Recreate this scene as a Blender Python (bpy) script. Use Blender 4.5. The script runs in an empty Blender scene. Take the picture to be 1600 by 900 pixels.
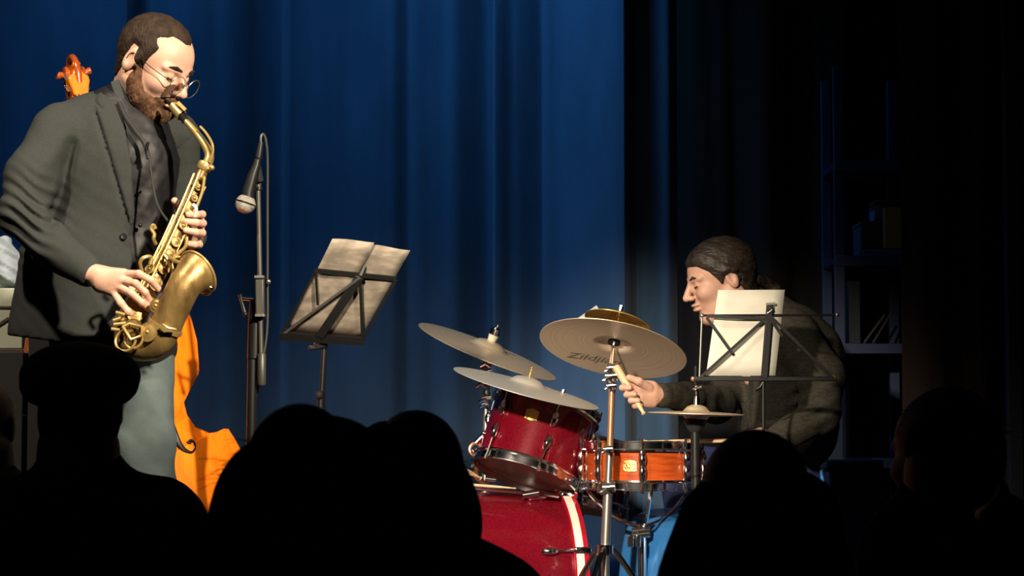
import bpy, bmesh, math, random
import numpy as np
from mathutils import Vector, Matrix
random.seed(7)
C = bpy.context.scene.collection
# ------------------------------------------------------------------ camera, world, lights, exposure
FPX = 3600.0; CAMZ = 0.68; TH = math.atan(230/3600.0)
cam = bpy.data.cameras.new('camera'); co = bpy.data.objects.new('camera', cam); C.objects.link(co)
cam.sensor_width = 36; cam.lens = 36*FPX/1600; co.location = (0, 0, CAMZ); co.rotation_euler = (math.pi/2+TH, 0, 0)
cam.dof.use_dof = True; cam.dof.focus_distance = 6.0; cam.dof.aperture_fstop = 9.0
cam.clip_start = 0.05
bpy.context.scene.camera = co
sc = bpy.context.scene
sc.view_settings.view_transform = 'Standard'; sc.view_settings.look = 'None'
sc.view_settings.exposure = 0.0; sc.view_settings.gamma = 1.0; sc.view_settings.use_curve_mapping = False
w = bpy.data.worlds.new('dark_hall'); sc.world = w; w.use_nodes = True
w.node_tree.nodes['Background'].inputs[0].default_value = (0.35, 0.5, 1.0, 1)
w.node_tree.nodes['Background'].inputs[1].default_value = 0.004

def P(px, py, Y):
    a = (px-800)/FPX; b = (450-py)/FPX
    d = Vector((a, math.cos(TH)-b*math.sin(TH), math.sin(TH)+b*math.cos(TH)))
    t = Y/d.y
    return Vector((0, 0, CAMZ)) + d*t
def proj(X, Yv, Z):
    z = Z-CAMZ; dep = Yv*math.cos(TH)+z*math.sin(TH); up = -Yv*math.sin(TH)+z*math.cos(TH)
    return 800+FPX*X/dep, 450-FPX*up/dep

def spot(name, loc, target, power, color, angle, blend=0.3, radius=0.08):
    l = bpy.data.lights.new(name, 'SPOT'); o = bpy.data.objects.new(name, l); C.objects.link(o)
    l.energy = power; l.color = color; l.spot_size = math.radians(angle); l.spot_blend = blend; l.shadow_soft_size = radius
    o.location = loc; o.rotation_euler = (Vector(target)-Vector(loc)).to_track_quat('-Z', 'Y').to_euler()
    return o
WARM = (1.0, 0.85, 0.66)
spot('stage_or_fill_spot', (1.5, 1.9, 3.0), (-1.1, 5.45, 1.35), 2100, WARM, 23, 0.45)
spot('stage_or_fill_spot', (-1.0, 1.9, 1.98), (0.27, 6.6, 0.66), 1750, WARM, 20, 0.9)
spot('stage_or_fill_spot', (-2.0, 3.7, 4.2), (-0.75, 6.0, 0.9), 620, WARM, 46, 0.8)  # fill lamp added from the left to lift the jacket's dark side
spot('blue_wash', (-1.7, 6.9, 4.2), (-0.55, 8.3, 1.6), 120, (0.12, 0.50, 1.0), 75, 0.9, 0.15)
spot('blue_wash', (-0.5, 7.1, 4.2), (0.22, 8.3, 1.7), 170, (0.12, 0.50, 1.0), 40, 0.9, 0.15)
spot('blue_wash', (-2.3, 6.8, 3.9), (-1.5, 8.3, 1.9), 34, (0.10, 0.42, 1.0), 60, 0.9, 0.15)
spot('blue_side', (-0.3, 7.55, 3.6), (1.75, 7.6, 0.2), 5, (0.15, 0.35, 1.0), 50, 0.9, 0.15)

# ------------------------------------------------------------------ helpers
def tag(o, label=None, cat=None, group=None, kind=None):
    if label: o['label'] = label
    if cat: o['category'] = cat
    if group: o['group'] = group
    if kind: o['kind'] = kind
    return o
def thing(name, loc, label, cat, group=None):
    o = bpy.data.objects.new(name, None); C.objects.link(o); o.location = Vector(loc); o.empty_display_size = .05
    return tag(o, label, cat, group)
def wloc(o):
    v = Vector((0, 0, 0))
    while o is not None:
        v = v+o.location; o = o.parent
    return v
def link(name, me, m, parent=None, frame=None, smooth=True):
    if isinstance(m, (list, tuple)):
        for q in m: me.materials.append(q)
    else: me.materials.append(m)
    if smooth: me.shade_smooth()
    o = bpy.data.objects.new(name, me); C.objects.link(o)
    if parent is not None:
        o.parent = parent; base = wloc(parent)
        if frame is None: me.transform(Matrix.Translation(-base))
        else:
            me.transform(frame); me.transform(Matrix.Translation(-base))
    elif frame is not None:
        o.matrix_world = frame
    else:
        # top-level mesh: origin at its base centre
        n = len(me.vertices)
        a = np.empty(n*3); me.vertices.foreach_get('co', a); a = a.reshape(-1, 3)
        lo = a.min(0); hi = a.max(0); b = Vector(((lo[0]+hi[0])/2, (lo[1]+hi[1])/2, lo[2]))
        me.transform(Matrix.Translation(-b)); o.location = b
    return o
def basis(n, hint=(0, 0, 1)):
    n = Vector(n).normalized(); h = Vector(hint)
    if abs(n.dot(h.normalized())) > .98: h = Vector((1, 0, 0))
    u = h.cross(n).normalized(); v = n.cross(u).normalized()
    return u, v, n
def frame_at(c, n, hint=(0, 0, 1)):
    u, v, n = basis(n, hint)
    m = Matrix((u, v, n)).transposed().to_4x4(); m.translation = Vector(c); return m
class MB:
    def __init__(s): s.v = []; s.f = []
    def quadstrip(s, rings, closed=True, cap=True):
        b = len(s.v); n = len(rings[0])
        for r in rings: s.v += [tuple(p) for p in r]
        for i in range(len(rings)-1):
            for j in range(n if closed else n-1):
                a = b+i*n+j; c = b+i*n+(j+1) % n
                s.f.append((a, c, c+n, a+n))
        if cap and closed:
            s.f.append(tuple(b+j for j in range(n))[::-1]); s.f.append(tuple(b+(len(rings)-1)*n+j for j in range(n)))
        return s
    def tube(s, pts, r, n=10, cap=True):
        pts = [Vector(p) for p in pts]
        if not hasattr(r, '__len__'): r = [r]*len(pts)
        t = [(pts[min(i+1, len(pts)-1)]-pts[max(i-1, 0)]).normalized() for i in range(len(pts))]
        u, v, _ = basis(t[0]); rings = []
        for i, p in enumerate(pts):
            u = (u-t[i]*u.dot(t[i])).normalized(); v = t[i].cross(u)
            rings.append([p+(u*math.cos(2*math.pi*j/n)+v*math.sin(2*math.pi*j/n))*r[i] for j in range(n)])
        return s.quadstrip(rings, True, cap)
    def box(s, c, size, m=None):
        b = len(s.v); M = m if m is not None else Matrix.Identity(3)
        for x in (-.5, .5):
            for y in (-.5, .5):
                for z in (-.5, .5): s.v.append(tuple(Vector(c)+M@Vector((x*size[0], y*size[1], z*size[2]))))
        for q in ((0, 1, 3, 2), (4, 6, 7, 5), (0, 4, 5, 1), (2, 3, 7, 6), (0, 2, 6, 4), (1, 5, 7, 3)): s.f.append(tuple(b+k for k in q))
        return s
    def bar(s, a, b, w, t, hint=(0, -1, 0)):
        a = Vector(a); b = Vector(b); u, v, n = basis(b-a, hint)
        M = Matrix((u, v, n)).transposed(); return s.box((a+b)/2, (w, t, (b-a).length), M)
    def lathe(s, prof, c, n, seg=32, cap=False, a0=0, a1=2*math.pi):
        u, v, n = basis(n); rings = []
        for r, h in prof:
            rings.append([Vector(c)+n*h+(u*math.cos(2*math.pi*j/seg)+v*math.sin(2*math.pi*j/seg))*r for j in range(seg)])
        return s.quadstrip(rings, True, cap)
    def ball(s, c, r, seg=14):
        rr = (r, r, r) if not hasattr(r, '__len__') else r; rings = []
        for i in range(seg//2+1):
            th = math.pi*max(.02, min(.98, i/(seg//2))); rings.append([Vector(c)+Vector((rr[0]*math.sin(th)*math.cos(2*math.pi*j/seg), rr[1]*math.sin(th)*math.sin(2*math.pi*j/seg), -rr[2]*math.cos(th))) for j in range(seg)])
        return s.quadstrip(rings)
    def torus(s, c, n, R, r, seg=28, k=8, a0=0, a1=2*math.pi, hint=(0, 0, 1)):
        u, v, n = basis(n, hint); full = abs(a1-a0-2*math.pi) < 1e-4
        pts = [Vector(c)+(u*math.cos(a0+(a1-a0)*j/seg)+v*math.sin(a0+(a1-a0)*j/seg))*R for j in range(seg+1)]
        return s.tube(pts, r, k, not full)
    def prism(s, poly, depth_vec):
        b = len(s.v); n = len(poly); d = Vector(depth_vec)
        s.v += [tuple(Vector(p)) for p in poly]+[tuple(Vector(p)+d) for p in poly]
        s.f.append(tuple(range(b, b+n))); s.f.append(tuple(range(b+2*n-1, b+n-1, -1)))
        for j in range(n): s.f.append((b+j, b+(j+1) % n, b+n+(j+1) % n, b+n+j))
        return s
    def mesh(s):
        me = bpy.data.meshes.new('m'); me.from_pydata(s.v, [], s.f); 
        bm = bmesh.new(); bm.from_mesh(me); bmesh.ops.recalc_face_normals(bm, faces=bm.faces); bm.to_mesh(me); bm.free()
        return me
    def build(s, name, m, parent=None, frame=None, smooth=None, bevel=0):
        me = s.mesh(); o = link(name, me, m, parent, frame, True)
        if smooth is False:
            me.shade_flat()
        else:
            me.set_sharp_from_angle(angle=math.radians(42))
        if bevel:
            q = o.modifiers.new('bevel', 'BEVEL'); q.width = bevel; q.segments = 2; q.limit_method = 'ANGLE'
        return o
def spline(pts, n=8):
    pts = [Vector(p) for p in pts]; out = []
    for i in range(len(pts)-1):
        p0 = pts[max(i-1, 0)]; p1 = pts[i]; p2 = pts[i+1]; p3 = pts[min(i+2, len(pts)-1)]
        for k in range(n):
            t = k/n; out.append(.5*((2*p1)+(p2-p0)*t+(2*p0-5*p1+4*p2-p3)*t*t+(3*p1-p0-3*p2+p3)*t**3))
    out.append(pts[-1]); return out

# ------------------------------------------------------------------ materials
def mat(name, col, rough=.5, metal=0., spec=.5, var=0., vscale=20., bump=0., bscale=200., coat=0., stretch=(1, 1, 1), sheen=0., trans=0., col2=None, emis=0):
    m = bpy.data.materials.new(name); m.use_nodes = True; nt = m.node_tree; b = nt.nodes['Principled BSDF']
    b.inputs['Base Color'].default_value = (*col, 1); b.inputs['Roughness'].default_value = rough; b.inputs['Metallic'].default_value = metal
    b.inputs['Specular IOR Level'].default_value = spec; b.inputs['Coat Weight'].default_value = coat; b.inputs['Coat Roughness'].default_value = .08
    b.inputs['Sheen Weight'].default_value = sheen
    tc = nt.nodes.new('ShaderNodeTexCoord'); mp = nt.nodes.new('ShaderNodeMapping'); mp.inputs['Scale'].default_value = stretch
    nt.links.new(tc.outputs['Object'], mp.inputs[0])
    if var or col2:
        n = nt.nodes.new('ShaderNodeTexNoise'); n.inputs['Scale'].default_value = vscale; n.inputs['Detail'].default_value = 6
        r = nt.nodes.new('ShaderNodeValToRGB'); c2 = col2 or tuple(c*(1-var) for c in col)
        r.color_ramp.elements[0].position = .35; r.color_ramp.elements[1].position = .65
        r.color_ramp.elements[0].color = (*c2, 1); r.color_ramp.elements[1].color = (*tuple(min(1, c*(1+var*.5)) for c in col), 1)
        nt.links.new(mp.outputs[0], n.inputs['Vector']); nt.links.new(n.outputs['Fac'], r.inputs[0]); nt.links.new(r.outputs[0], b.inputs['Base Color'])
    if bump:
        n2 = nt.nodes.new('ShaderNodeTexNoise'); n2.inputs['Scale'].default_value = bscale; n2.inputs['Detail'].default_value = 3
        bp = nt.nodes.new('ShaderNodeBump'); bp.inputs['Strength'].default_value = bump; bp.inputs['Distance'].default_value = .004
        nt.links.new(mp.outputs[0], n2.inputs['Vector']); nt.links.new(n2.outputs['Fac'], bp.inputs['Height']); nt.links.new(bp.outputs[0], b.inputs['Normal'])
    return m
M = {}
M['black_void'] = mat('matt_black_paint', (.012, .012, .014), .9, spec=.1, var=.3)
M['hall_floor'] = mat('dark_hall_floor', (.03, .025, .02), .7, var=.3, vscale=3)
M['stage'] = mat('stage_boards', (.06, .045, .035), .55, var=.3, vscale=4, stretch=(1, 12, 1))
M['curtain'] = mat('blue_curtain_cloth', (.052, .100, .178), .95, spec=.05, var=.12, vscale=8, bump=.25, bscale=90, sheen=.15, stretch=(1, 1, .35))
M['black_drape'] = mat('black_drape_cloth', (.010, .009, .009), .95, spec=.05, bump=.2, bscale=60)
M['brown_drape'] = mat('dark_brown_drape_cloth', (.020, .013, .010), .95, spec=.05, bump=.2, bscale=60)
M['skin'] = mat('skin', (.62, .36, .26), .48, spec=.35, var=.12, vscale=25, bump=.12, bscale=300)
M['skin2'] = mat('drummer_skin', (.50, .29, .21), .5, spec=.35, var=.12, vscale=25, bump=.12, bscale=300)
M['skin_hall_shade'] = mat('audience_skin_shaded', (.022, .015, .012), .6, spec=.2, var=.1)  # near black: the hall's darkness is put into the skin colour
for k in ('skin', 'skin2'):
    b = M[k].node_tree.nodes['Principled BSDF']; b.inputs['Subsurface Weight'].default_value = .12; b.inputs['Subsurface Radius'].default_value = (.02, .008, .004); b.inputs['Subsurface Scale'].default_value = .4
M['hair'] = mat('short_brown_hair', (.030, .018, .011), .7, spec=.2, var=.4, vscale=60, bump=.9, bscale=220, stretch=(1, 1, .4))
M['beard'] = mat('brown_beard', (.10, .05, .026), .8, spec=.15, var=.5, vscale=90, bump=.9, bscale=260, stretch=(1, 1, .35))
M['hair_drummer'] = mat('dark_combed_hair', (.024, .016, .011), .5, spec=.4, var=.55, vscale=50, bump=.9, bscale=90, stretch=(.25, 1, 1.6))
M['hair_hall_shade'] = mat('audience_hair_shaded_black', (.006, .005, .006), .95, spec=.04, bump=.4, bscale=120, stretch=(1, 1, .2))  # hair colour carries the unlit hall, so heads stay silhouettes
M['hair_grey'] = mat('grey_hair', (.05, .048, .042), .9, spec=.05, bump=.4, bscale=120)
M['cloth_hall_shade'] = mat('audience_cloth_shaded_black', (.006, .006, .007), .98, spec=.03, bump=.3, bscale=120)  # shade of the hall painted in as near-black cloth
M['jacket'] = mat('charcoal_jacket_wool', (.036, .039, .037), .9, spec=.12, var=.08, vscale=200, bump=.15, bscale=900)
M['shirt'] = mat('black_striped_shirt', (.016, .017, .020), .55, spec=.35)
nt = M['shirt'].node_tree; b = nt.nodes['Principled BSDF']; wv = nt.nodes.new('ShaderNodeTexWave'); wv.inputs['Scale'].default_value = 60; wv.bands_direction = 'DIAGONAL'
rr = nt.nodes.new('ShaderNodeValToRGB'); rr.color_ramp.elements[0].color = (.004, .004, .005, 1); rr.color_ramp.elements[1].color = (.009, .009, .011, 1)
tcx = [n for n in nt.nodes if n.type == 'TEX_COORD'][0]
nt.links.new(tcx.outputs['Object'], wv.inputs['Vector']); nt.links.new(wv.outputs['Fac'], rr.inputs[0]); nt.links.new(rr.outputs[0], b.inputs['Base Color'])
M['sweater'] = mat('grey_green_sweater_knit', (.040, .037, .029), .95, spec=.08, var=.25, vscale=60, bump=.7, bscale=160, stretch=(1, 1, 3))
M['jeans'] = mat('faded_grey_green_denim', (.085, .11, .11), .9, spec=.1, var=.2, vscale=12, bump=.3, bscale=500)
M['trouser_black'] = mat('black_belt_leather', (.012, .012, .012), .6)
M['jeans_blue'] = mat('blue_denim', (.07, .085, .20), .9, spec=.1, var=.2, vscale=12)
M['shoe'] = mat('black_shoe_leather', (.02, .018, .016), .4)
M['brass'] = mat('aged_lacquered_brass', (.40, .265, .09), .40, metal=.62, var=.0, col2=(.15, .09, .03), vscale=9, bump=.15, bscale=60, stretch=(3, 1, 1.2))
M['brass_bright'] = mat('polished_brass', (.52, .36, .13), .34, metal=.65)
M['ebonite'] = mat('black_ebonite', (.012, .012, .012), .2)
M['pearl'] = mat('pearl_key_touch', (.75, .72, .65), .25)
M['chrome'] = mat('chrome', (.80, .80, .80), .13, metal=1.)
M['steel'] = mat('dull_steel', (.42, .41, .39), .35, metal=.9)
M['copper'] = mat('copper_toned_reflecting_metal', (.55, .27, .16), .35, metal=.7)
M['black_metal'] = mat('black_enamelled_metal', (.010, .010, .010), .42, spec=.35)
M['grey_metal'] = mat('grey_olive_painted_metal', (.09, .088, .07), .45, metal=.4)
M['rubber'] = mat('black_rubber', (.014, .014, .014), .7)
M['red_shell'] = mat('red_sparkle_shell', (.24, .005, .018), .22, metal=.25, coat=.9, var=.0, col2=(.13, .003, .010), vscale=240)
M['hoop_red'] = mat('red_lacquer_hoop', (.42, .008, .02), .2, coat=1.)
M['hoop_white'] = mat('white_hoop_inlay', (.85, .80, .68), .25, coat=.6)
M['wood_shell'] = mat('amber_lacquered_wood', (.50, .085, .012), .25, coat=.9, var=.0, col2=(.36, .05, .008), vscale=18, stretch=(1, 1, 8))
M['gold'] = mat('gold_badge_metal', (.85, .60, .18), .28, metal=.9, bump=.4, bscale=120)
M['head_clear'] = mat('clear_drumhead_film', (.42, .20, .14), .18, spec=.5, var=.15, vscale=8)
M['head_white'] = mat('coated_drumhead', (.70, .68, .62), .6)
M['bass_wood'] = mat('orange_varnished_spruce', (.95, .235, .010), .22, coat=.8, var=.0, col2=(.88, .18, .007), vscale=5, stretch=(10, 10, .6))
M['bass_rib'] = mat('reddish_brown_varnished_maple', (.36, .07, .012), .22, coat=.9, var=.2, vscale=14)
M['ebony'] = mat('ebony', (.012, .010, .009), .3)
M['stick'] = mat('pale_hickory', (.66, .43, .24), .5, var=.12, vscale=30, stretch=(1, 1, .2))
M['blue_metal'] = mat('blue_painted_steel', (.007, .017, .060), .6)
M['blue_plastic'] = mat('blue_moulded_plastic', (.035, .20, .52), .3, coat=.3)
M['pale_blue'] = mat('pale_blue_plastic', (.12, .32, .46), .35)
M['cardboard'] = mat('brown_cardboard', (.16, .10, .02), .9, var=.1)
M['grey_box'] = mat('dark_blue_grey_card', (.03, .035, .07), .8)
M['light_box'] = mat('light_blue_card', (.08, .16, .38), .6)
M['beige'] = mat('beige_laminate', (.36, .38, .29), .6, var=.06, vscale=9)
M['dark_wood'] = mat('dark_stained_wood', (.05, .028, .02), .6)
M['cloth_pale'] = mat('pale_grey_blue_cloth', (.30, .35, .40), .9, var=.2, vscale=20, bump=.4, bscale=60)
M['mesh_steel'] = mat('microphone_wire_mesh', (.55, .52, .44), .35, metal=.8, bump=1., bscale=500)
M['white_cloth'] = mat('pale_silk_cloth', (.80, .80, .72), .6, var=.2, vscale=60)
M['glass'] = mat('spectacle_glass', (.9, .95, .95), .03)
g = M['glass'].node_tree.nodes['Principled BSDF']; g.inputs['Transmission Weight'].default_value = 1; g.inputs['IOR'].default_value = 1.15
for k, cc, f in (('head_clear', (.75, .42, .32), .5), ('head_white', (.8, .76, .68), .5)):
    m = M[k]; nt = m.node_tree; t_ = nt.nodes.new('ShaderNodeBsdfTranslucent'); t_.inputs[0].default_value = (*cc, 1); mx = nt.nodes.new('ShaderNodeMixShader'); mx.inputs[0].default_value = f
    nt.links.new(nt.nodes['Principled BSDF'].outputs[0], mx.inputs[1]); nt.links.new(t_.outputs[0], mx.inputs[2]); nt.links.new(mx.outputs[0], nt.nodes['Material Output'].inputs['Surface'])
def cymbal_mat(name, c1, c2, rough=.32, metal=.75):
    m = bpy.data.materials.new(name); m.use_nodes = True; nt = m.node_tree; b = nt.nodes['Principled BSDF']
    b.inputs['Metallic'].default_value = metal; b.inputs['Roughness'].default_value = rough
    tc = nt.nodes.new('ShaderNodeTexCoord'); sx = nt.nodes.new('ShaderNodeVectorMath'); sx.operation = 'MULTIPLY'; sx.inputs[1].default_value = (1, 1, 0)
    ln = nt.nodes.new('ShaderNodeVectorMath'); ln.operation = 'LENGTH'
    n = nt.nodes.new('ShaderNodeTexNoise'); n.noise_dimensions = '1D'; n.inputs['Scale'].default_value = 160; n.inputs['Detail'].default_value = 3
    nt.links.new(tc.outputs['Object'], sx.inputs[0]); nt.links.new(sx.outputs[0], ln.inputs[0]); nt.links.new(ln.outputs['Value'], n.inputs['W'])
    r = nt.nodes.new('ShaderNodeValToRGB'); r.color_ramp.elements[0].color = (*c2, 1); r.color_ramp.elements[1].color = (*c1, 1)
    r.color_ramp.elements[0].position = .3; r.color_ramp.elements[1].position = .7
    nt.links.new(n.outputs['Fac'], r.inputs[0]); nt.links.new(r.outputs[0], b.inputs['Base Color'])
    bp = nt.nodes.new('ShaderNodeBump'); bp.inputs['Strength'].default_value = .25; bp.inputs['Distance'].default_value = .001
    nt.links.new(n.outputs['Fac'], bp.inputs['Height']); nt.links.new(bp.outputs[0], b.inputs['Normal'])
    return m
M['cymbal'] = cymbal_mat('cymbal_bronze_pale', (.80, .66, .46), (.66, .52, .34), .42, .6)
M['cymbal_silver'] = cymbal_mat('cymbal_bronze_silvery', (.74, .72, .66), (.58, .56, .50), .42, .6)
M['cymbal_gold'] = cymbal_mat('cymbal_bronze_gold', (.70, .43, .08), (.55, .32, .06), .35, .7)
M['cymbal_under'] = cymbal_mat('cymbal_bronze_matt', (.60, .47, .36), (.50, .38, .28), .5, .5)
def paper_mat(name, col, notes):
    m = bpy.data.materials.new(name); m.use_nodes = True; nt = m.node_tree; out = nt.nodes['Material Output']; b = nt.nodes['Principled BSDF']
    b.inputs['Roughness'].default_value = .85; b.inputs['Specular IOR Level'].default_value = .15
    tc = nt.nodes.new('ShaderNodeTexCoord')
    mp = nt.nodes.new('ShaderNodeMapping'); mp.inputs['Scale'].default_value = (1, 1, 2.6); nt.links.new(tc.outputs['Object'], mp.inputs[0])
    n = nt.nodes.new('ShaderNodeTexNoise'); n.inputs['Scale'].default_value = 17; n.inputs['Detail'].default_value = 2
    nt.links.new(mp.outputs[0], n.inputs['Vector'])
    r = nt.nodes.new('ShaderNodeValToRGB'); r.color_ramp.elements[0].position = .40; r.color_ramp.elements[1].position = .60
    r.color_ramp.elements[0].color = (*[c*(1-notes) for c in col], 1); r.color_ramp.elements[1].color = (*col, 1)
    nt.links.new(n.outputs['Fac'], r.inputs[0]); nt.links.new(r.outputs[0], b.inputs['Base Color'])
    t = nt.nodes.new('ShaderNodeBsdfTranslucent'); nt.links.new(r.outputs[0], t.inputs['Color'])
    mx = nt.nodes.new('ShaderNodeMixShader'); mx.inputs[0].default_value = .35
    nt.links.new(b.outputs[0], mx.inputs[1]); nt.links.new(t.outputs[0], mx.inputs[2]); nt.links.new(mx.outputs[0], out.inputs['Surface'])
    return m
M['paper'] = paper_mat('white_sheet_paper', (.88, .85, .74), .05)
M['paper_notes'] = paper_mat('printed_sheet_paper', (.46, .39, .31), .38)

# ------------------------------------------------------------------ implicit surfaces (bodies, clothes, hair)
def nets(F, lo, h):
    nx, ny, nz = F.shape; cs = (nx-1, ny-1, nz-1)
    S = np.zeros(cs+(3,), np.float32); N = np.zeros(cs, np.int16); I = F < 0
    quads_src = []
    for ax in range(3):
        sl0 = [slice(None)]*3; sl1 = [slice(None)]*3; sl0[ax] = slice(0, -1); sl1[ax] = slice(1, None)
        a = F[tuple(sl0)]; b = F[tuple(sl1)]; m = I[tuple(sl0)] != I[tuple(sl1)]
        idx = np.argwhere(m); t = a[m]/(a[m]-b[m]); pos = idx.astype(np.float32); pos[:, ax] += t
        o1, o2 = [k for k in range(3) if k != ax]
        ok = (idx[:, o1] > 0) & (idx[:, o1] < F.shape[o1]-1) & (idx[:, o2] > 0) & (idx[:, o2] < F.shape[o2]-1)
        idx = idx[ok]; pos = pos[ok]; ins = I[idx[:, 0], idx[:, 1], idx[:, 2]]
        cells = []
        for d1, d2 in ((-1, -1), (0, -1), (0, 0), (-1, 0)):
            c = idx.copy(); c[:, o1] += d1; c[:, o2] += d2
            np.add.at(S, (c[:, 0], c[:, 1], c[:, 2]), pos); np.add.at(N, (c[:, 0], c[:, 1], c[:, 2]), 1)
            cells.append((c[:, 0]*cs[1]+c[:, 1])*cs[2]+c[:, 2])
        q = np.stack(cells, 1); flip = ins if ax != 1 else ~ins
        q[~flip] = q[~flip][:, ::-1]
        quads_src.append(q)
    mk = N > 0; ids = -np.ones(N.size, np.int64); ids[mk.ravel()] = np.arange(mk.sum())
    V = S[mk]/N[mk][:, None]*h+np.array(lo)
    Q = ids[np.concatenate(quads_src)]
    return V, Q
def smin(a, b, k):
    if k <= 0: return np.minimum(a, b)
    hh = np.clip(.5+.5*(b-a)/k, 0, 1); return b*(1-hh)+a*hh-k*hh*(1-hh)
class Field:
    def __init__(s, pad=.03): s.p = []; s.post = []; s.pad = pad; s.lo = np.full(3, 1e9); s.hi = np.full(3, -1e9)
    def _bb(s, lo, hi, sign):
        if sign > 0: s.lo = np.minimum(s.lo, lo); s.hi = np.maximum(s.hi, hi)
    def ell(s, c, r, rot=None, k=.02, sign=1):
        c = np.array(c, float); r = np.array(r, float); R = np.array(rot) if rot is not None else np.eye(3)
        e = np.sqrt(((R*r)**2).sum(1)) if rot is not None else r
        s._bb(c-e, c+e, sign); s.p.append(('e', c, r, R, k, sign, c-e, c+e)); return s
    def cone(s, a, b, ra, rb, k=.02, sign=1, flat=None):
        a = np.array(a, float); b = np.array(b, float); q = max(ra, rb)
        lo = np.minimum(a, b)-q; hi = np.maximum(a, b)+q; s._bb(lo, hi, sign); s.p.append(('c', a, b, (ra, rb), k, sign, lo, hi)); return s
    def chain(s, pts, rs, k=.01, sign=1):
        for i in range(len(pts)-1): s.cone(pts[i], pts[i+1], rs[i], rs[i+1], k, sign)
        return s
    def eval(s, h, lo=None, hi=None):
        lo = (s.lo-s.pad) if lo is None else np.array(lo); hi = (s.hi+s.pad) if hi is None else np.array(hi)
        n = np.ceil((hi-lo)/h).astype(int)+1
        ax = [lo[i]+h*np.arange(n[i]) for i in range(3)]
        F = np.full(n, .5, np.float32)
        for q in s.p:
            k, sign, l, u = q[4], q[5], q[6], q[7]; pad = s.pad+k
            i0 = np.clip(np.floor((l-pad-lo)/h).astype(int), 0, n); i1 = np.clip(np.ceil((u+pad-lo)/h).astype(int)+1, 0, n)
            if (i1 <= i0).any(): continue
            X = ax[0][i0[0]:i1[0], None, None]; Y = ax[1][None, i0[1]:i1[1], None]; Z = ax[2][None, None, i0[2]:i1[2]]
            if q[0] == 'e':
                c, r, R = q[1], q[2], q[3]; x = X-c[0]; y = Y-c[1]; z = Z-c[2]
                L = [x*R[0, j]+y*R[1, j]+z*R[2, j] for j in range(3)]
                k0 = np.sqrt(sum((L[j]/r[j])**2 for j in range(3))); k1 = np.sqrt(sum((L[j]/r[j]**2)**2 for j in range(3)))+1e-9
                d = k0*(k0-1)/k1
            else:
                a, b, (ra, rb) = q[1], q[2], q[3]; ab = b-a; L2 = (ab**2).sum()+1e-12
                t = np.clip(((X-a[0])*ab[0]+(Y-a[1])*ab[1]+(Z-a[2])*ab[2])/L2, 0, 1)
                d = np.sqrt((X-a[0]-ab[0]*t)**2+(Y-a[1]-ab[1]*t)**2+(Z-a[2]-ab[2]*t)**2)-(ra+(rb-ra)*t)
            sl = tuple(slice(i0[j], i1[j]) for j in range(3)); G = F[sl]
            F[sl] = smin(G, d, k) if sign > 0 else -smin(-G, d, k)
        X = ax[0][:, None, None]; Y = ax[1][None, :, None]; Z = ax[2][None, None, :]
        for f in s.post: F = f(F, X, Y, Z)
        F = F.astype(np.float32)
        F[0] = F[-1] = .5; F[:, 0] = F[:, -1] = .5; F[:, :, 0] = F[:, :, -1] = .5
        return F, lo
    def mesh(s, h, frame=None, lo=None, hi=None):
        F, l = s.eval(h, lo, hi); V, Q = nets(F, l, h)
        if frame is not None:
            A = np.array(frame); V = V@A[:3, :3].T+A[:3, 3]
        return V, Q
def vq_mesh(parts):
    Vs = []; Qs = []; o = 0
    for V, Q in parts: Vs.append(V); Qs.append(Q+o); o += len(V)
    V = np.concatenate(Vs); Q = np.concatenate(Qs); me = bpy.data.meshes.new('m')
    me.vertices.add(len(V)); me.vertices.foreach_set('co', V.astype(np.float32).ravel())
    me.loops.add(len(Q)*4); me.polygons.add(len(Q)); me.loops.foreach_set('vertex_index', Q.astype(np.int32).ravel())
    me.polygons.foreach_set('loop_start', np.arange(0, len(Q)*4, 4, dtype=np.int32))
    me.update(calc_edges=True); me.validate(); return me
def wob(X, Y, Z, s, seed=0):
    a = np.sin(X*s*1.0+Y*s*.7+seed)*np.sin(Z*s*.9+Y*s*.5+seed*2.1)+.6*np.sin(Z*s*1.9-X*s*1.3+seed*3.7)*np.sin(Y*s*2.1+X*s*.8)+.35*np.sin((X+Z)*s*3.7+seed)*np.sin((Y-Z)*s*3.1)
    return a/1.95
def polydist(px, py, poly):
    """signed distance to a polygon, negative inside"""
    d = np.full(np.broadcast(px, py).shape, 1e18); ins = np.zeros(d.shape, bool); n = len(poly)
    for i in range(n):
        x0, y0 = poly[i]; x1, y1 = poly[(i+1) % n]; ex, ey = x1-x0, y1-y0
        t = np.clip(((px-x0)*ex+(py-y0)*ey)/(ex*ex+ey*ey+1e-12), 0, 1); d = np.minimum(d, (px-x0-ex*t)**2+(py-y0-ey*t)**2)
        c = ((y0 > py) != (y1 > py)) & (px < (x1-x0)*(py-y0)/((y1-y0) if y1 != y0 else 1e-9)+x0); ins ^= c
    d = np.sqrt(d); return np.where(ins, -d, d)
def linedist(px, py, pl):
    d = np.full(np.broadcast(px, py).shape, 1e18)
    for i in range(len(pl)-1):
        x0, y0 = pl[i]; x1, y1 = pl[i+1]; ex, ey = x1-x0, y1-y0
        t = np.clip(((px-x0)*ex+(py-y0)*ey)/(ex*ex+ey*ey+1e-12), 0, 1); d = np.minimum(d, (px-x0-ex*t)**2+(py-y0-ey*t)**2)
    return np.sqrt(d)
def head_frame(o, f, scale=1.):
    f = Vector(f).normalized(); l = Vector((0, 0, 1)).cross(f).normalized(); u = f.cross(l).normalized()
    m = Matrix((f*scale, l*scale, u*scale)).transposed().to_4x4(); m.translation = Vector(o); return m
def roll(m, a): return m @ Matrix.Rotation(a, 4, 'X')
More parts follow.
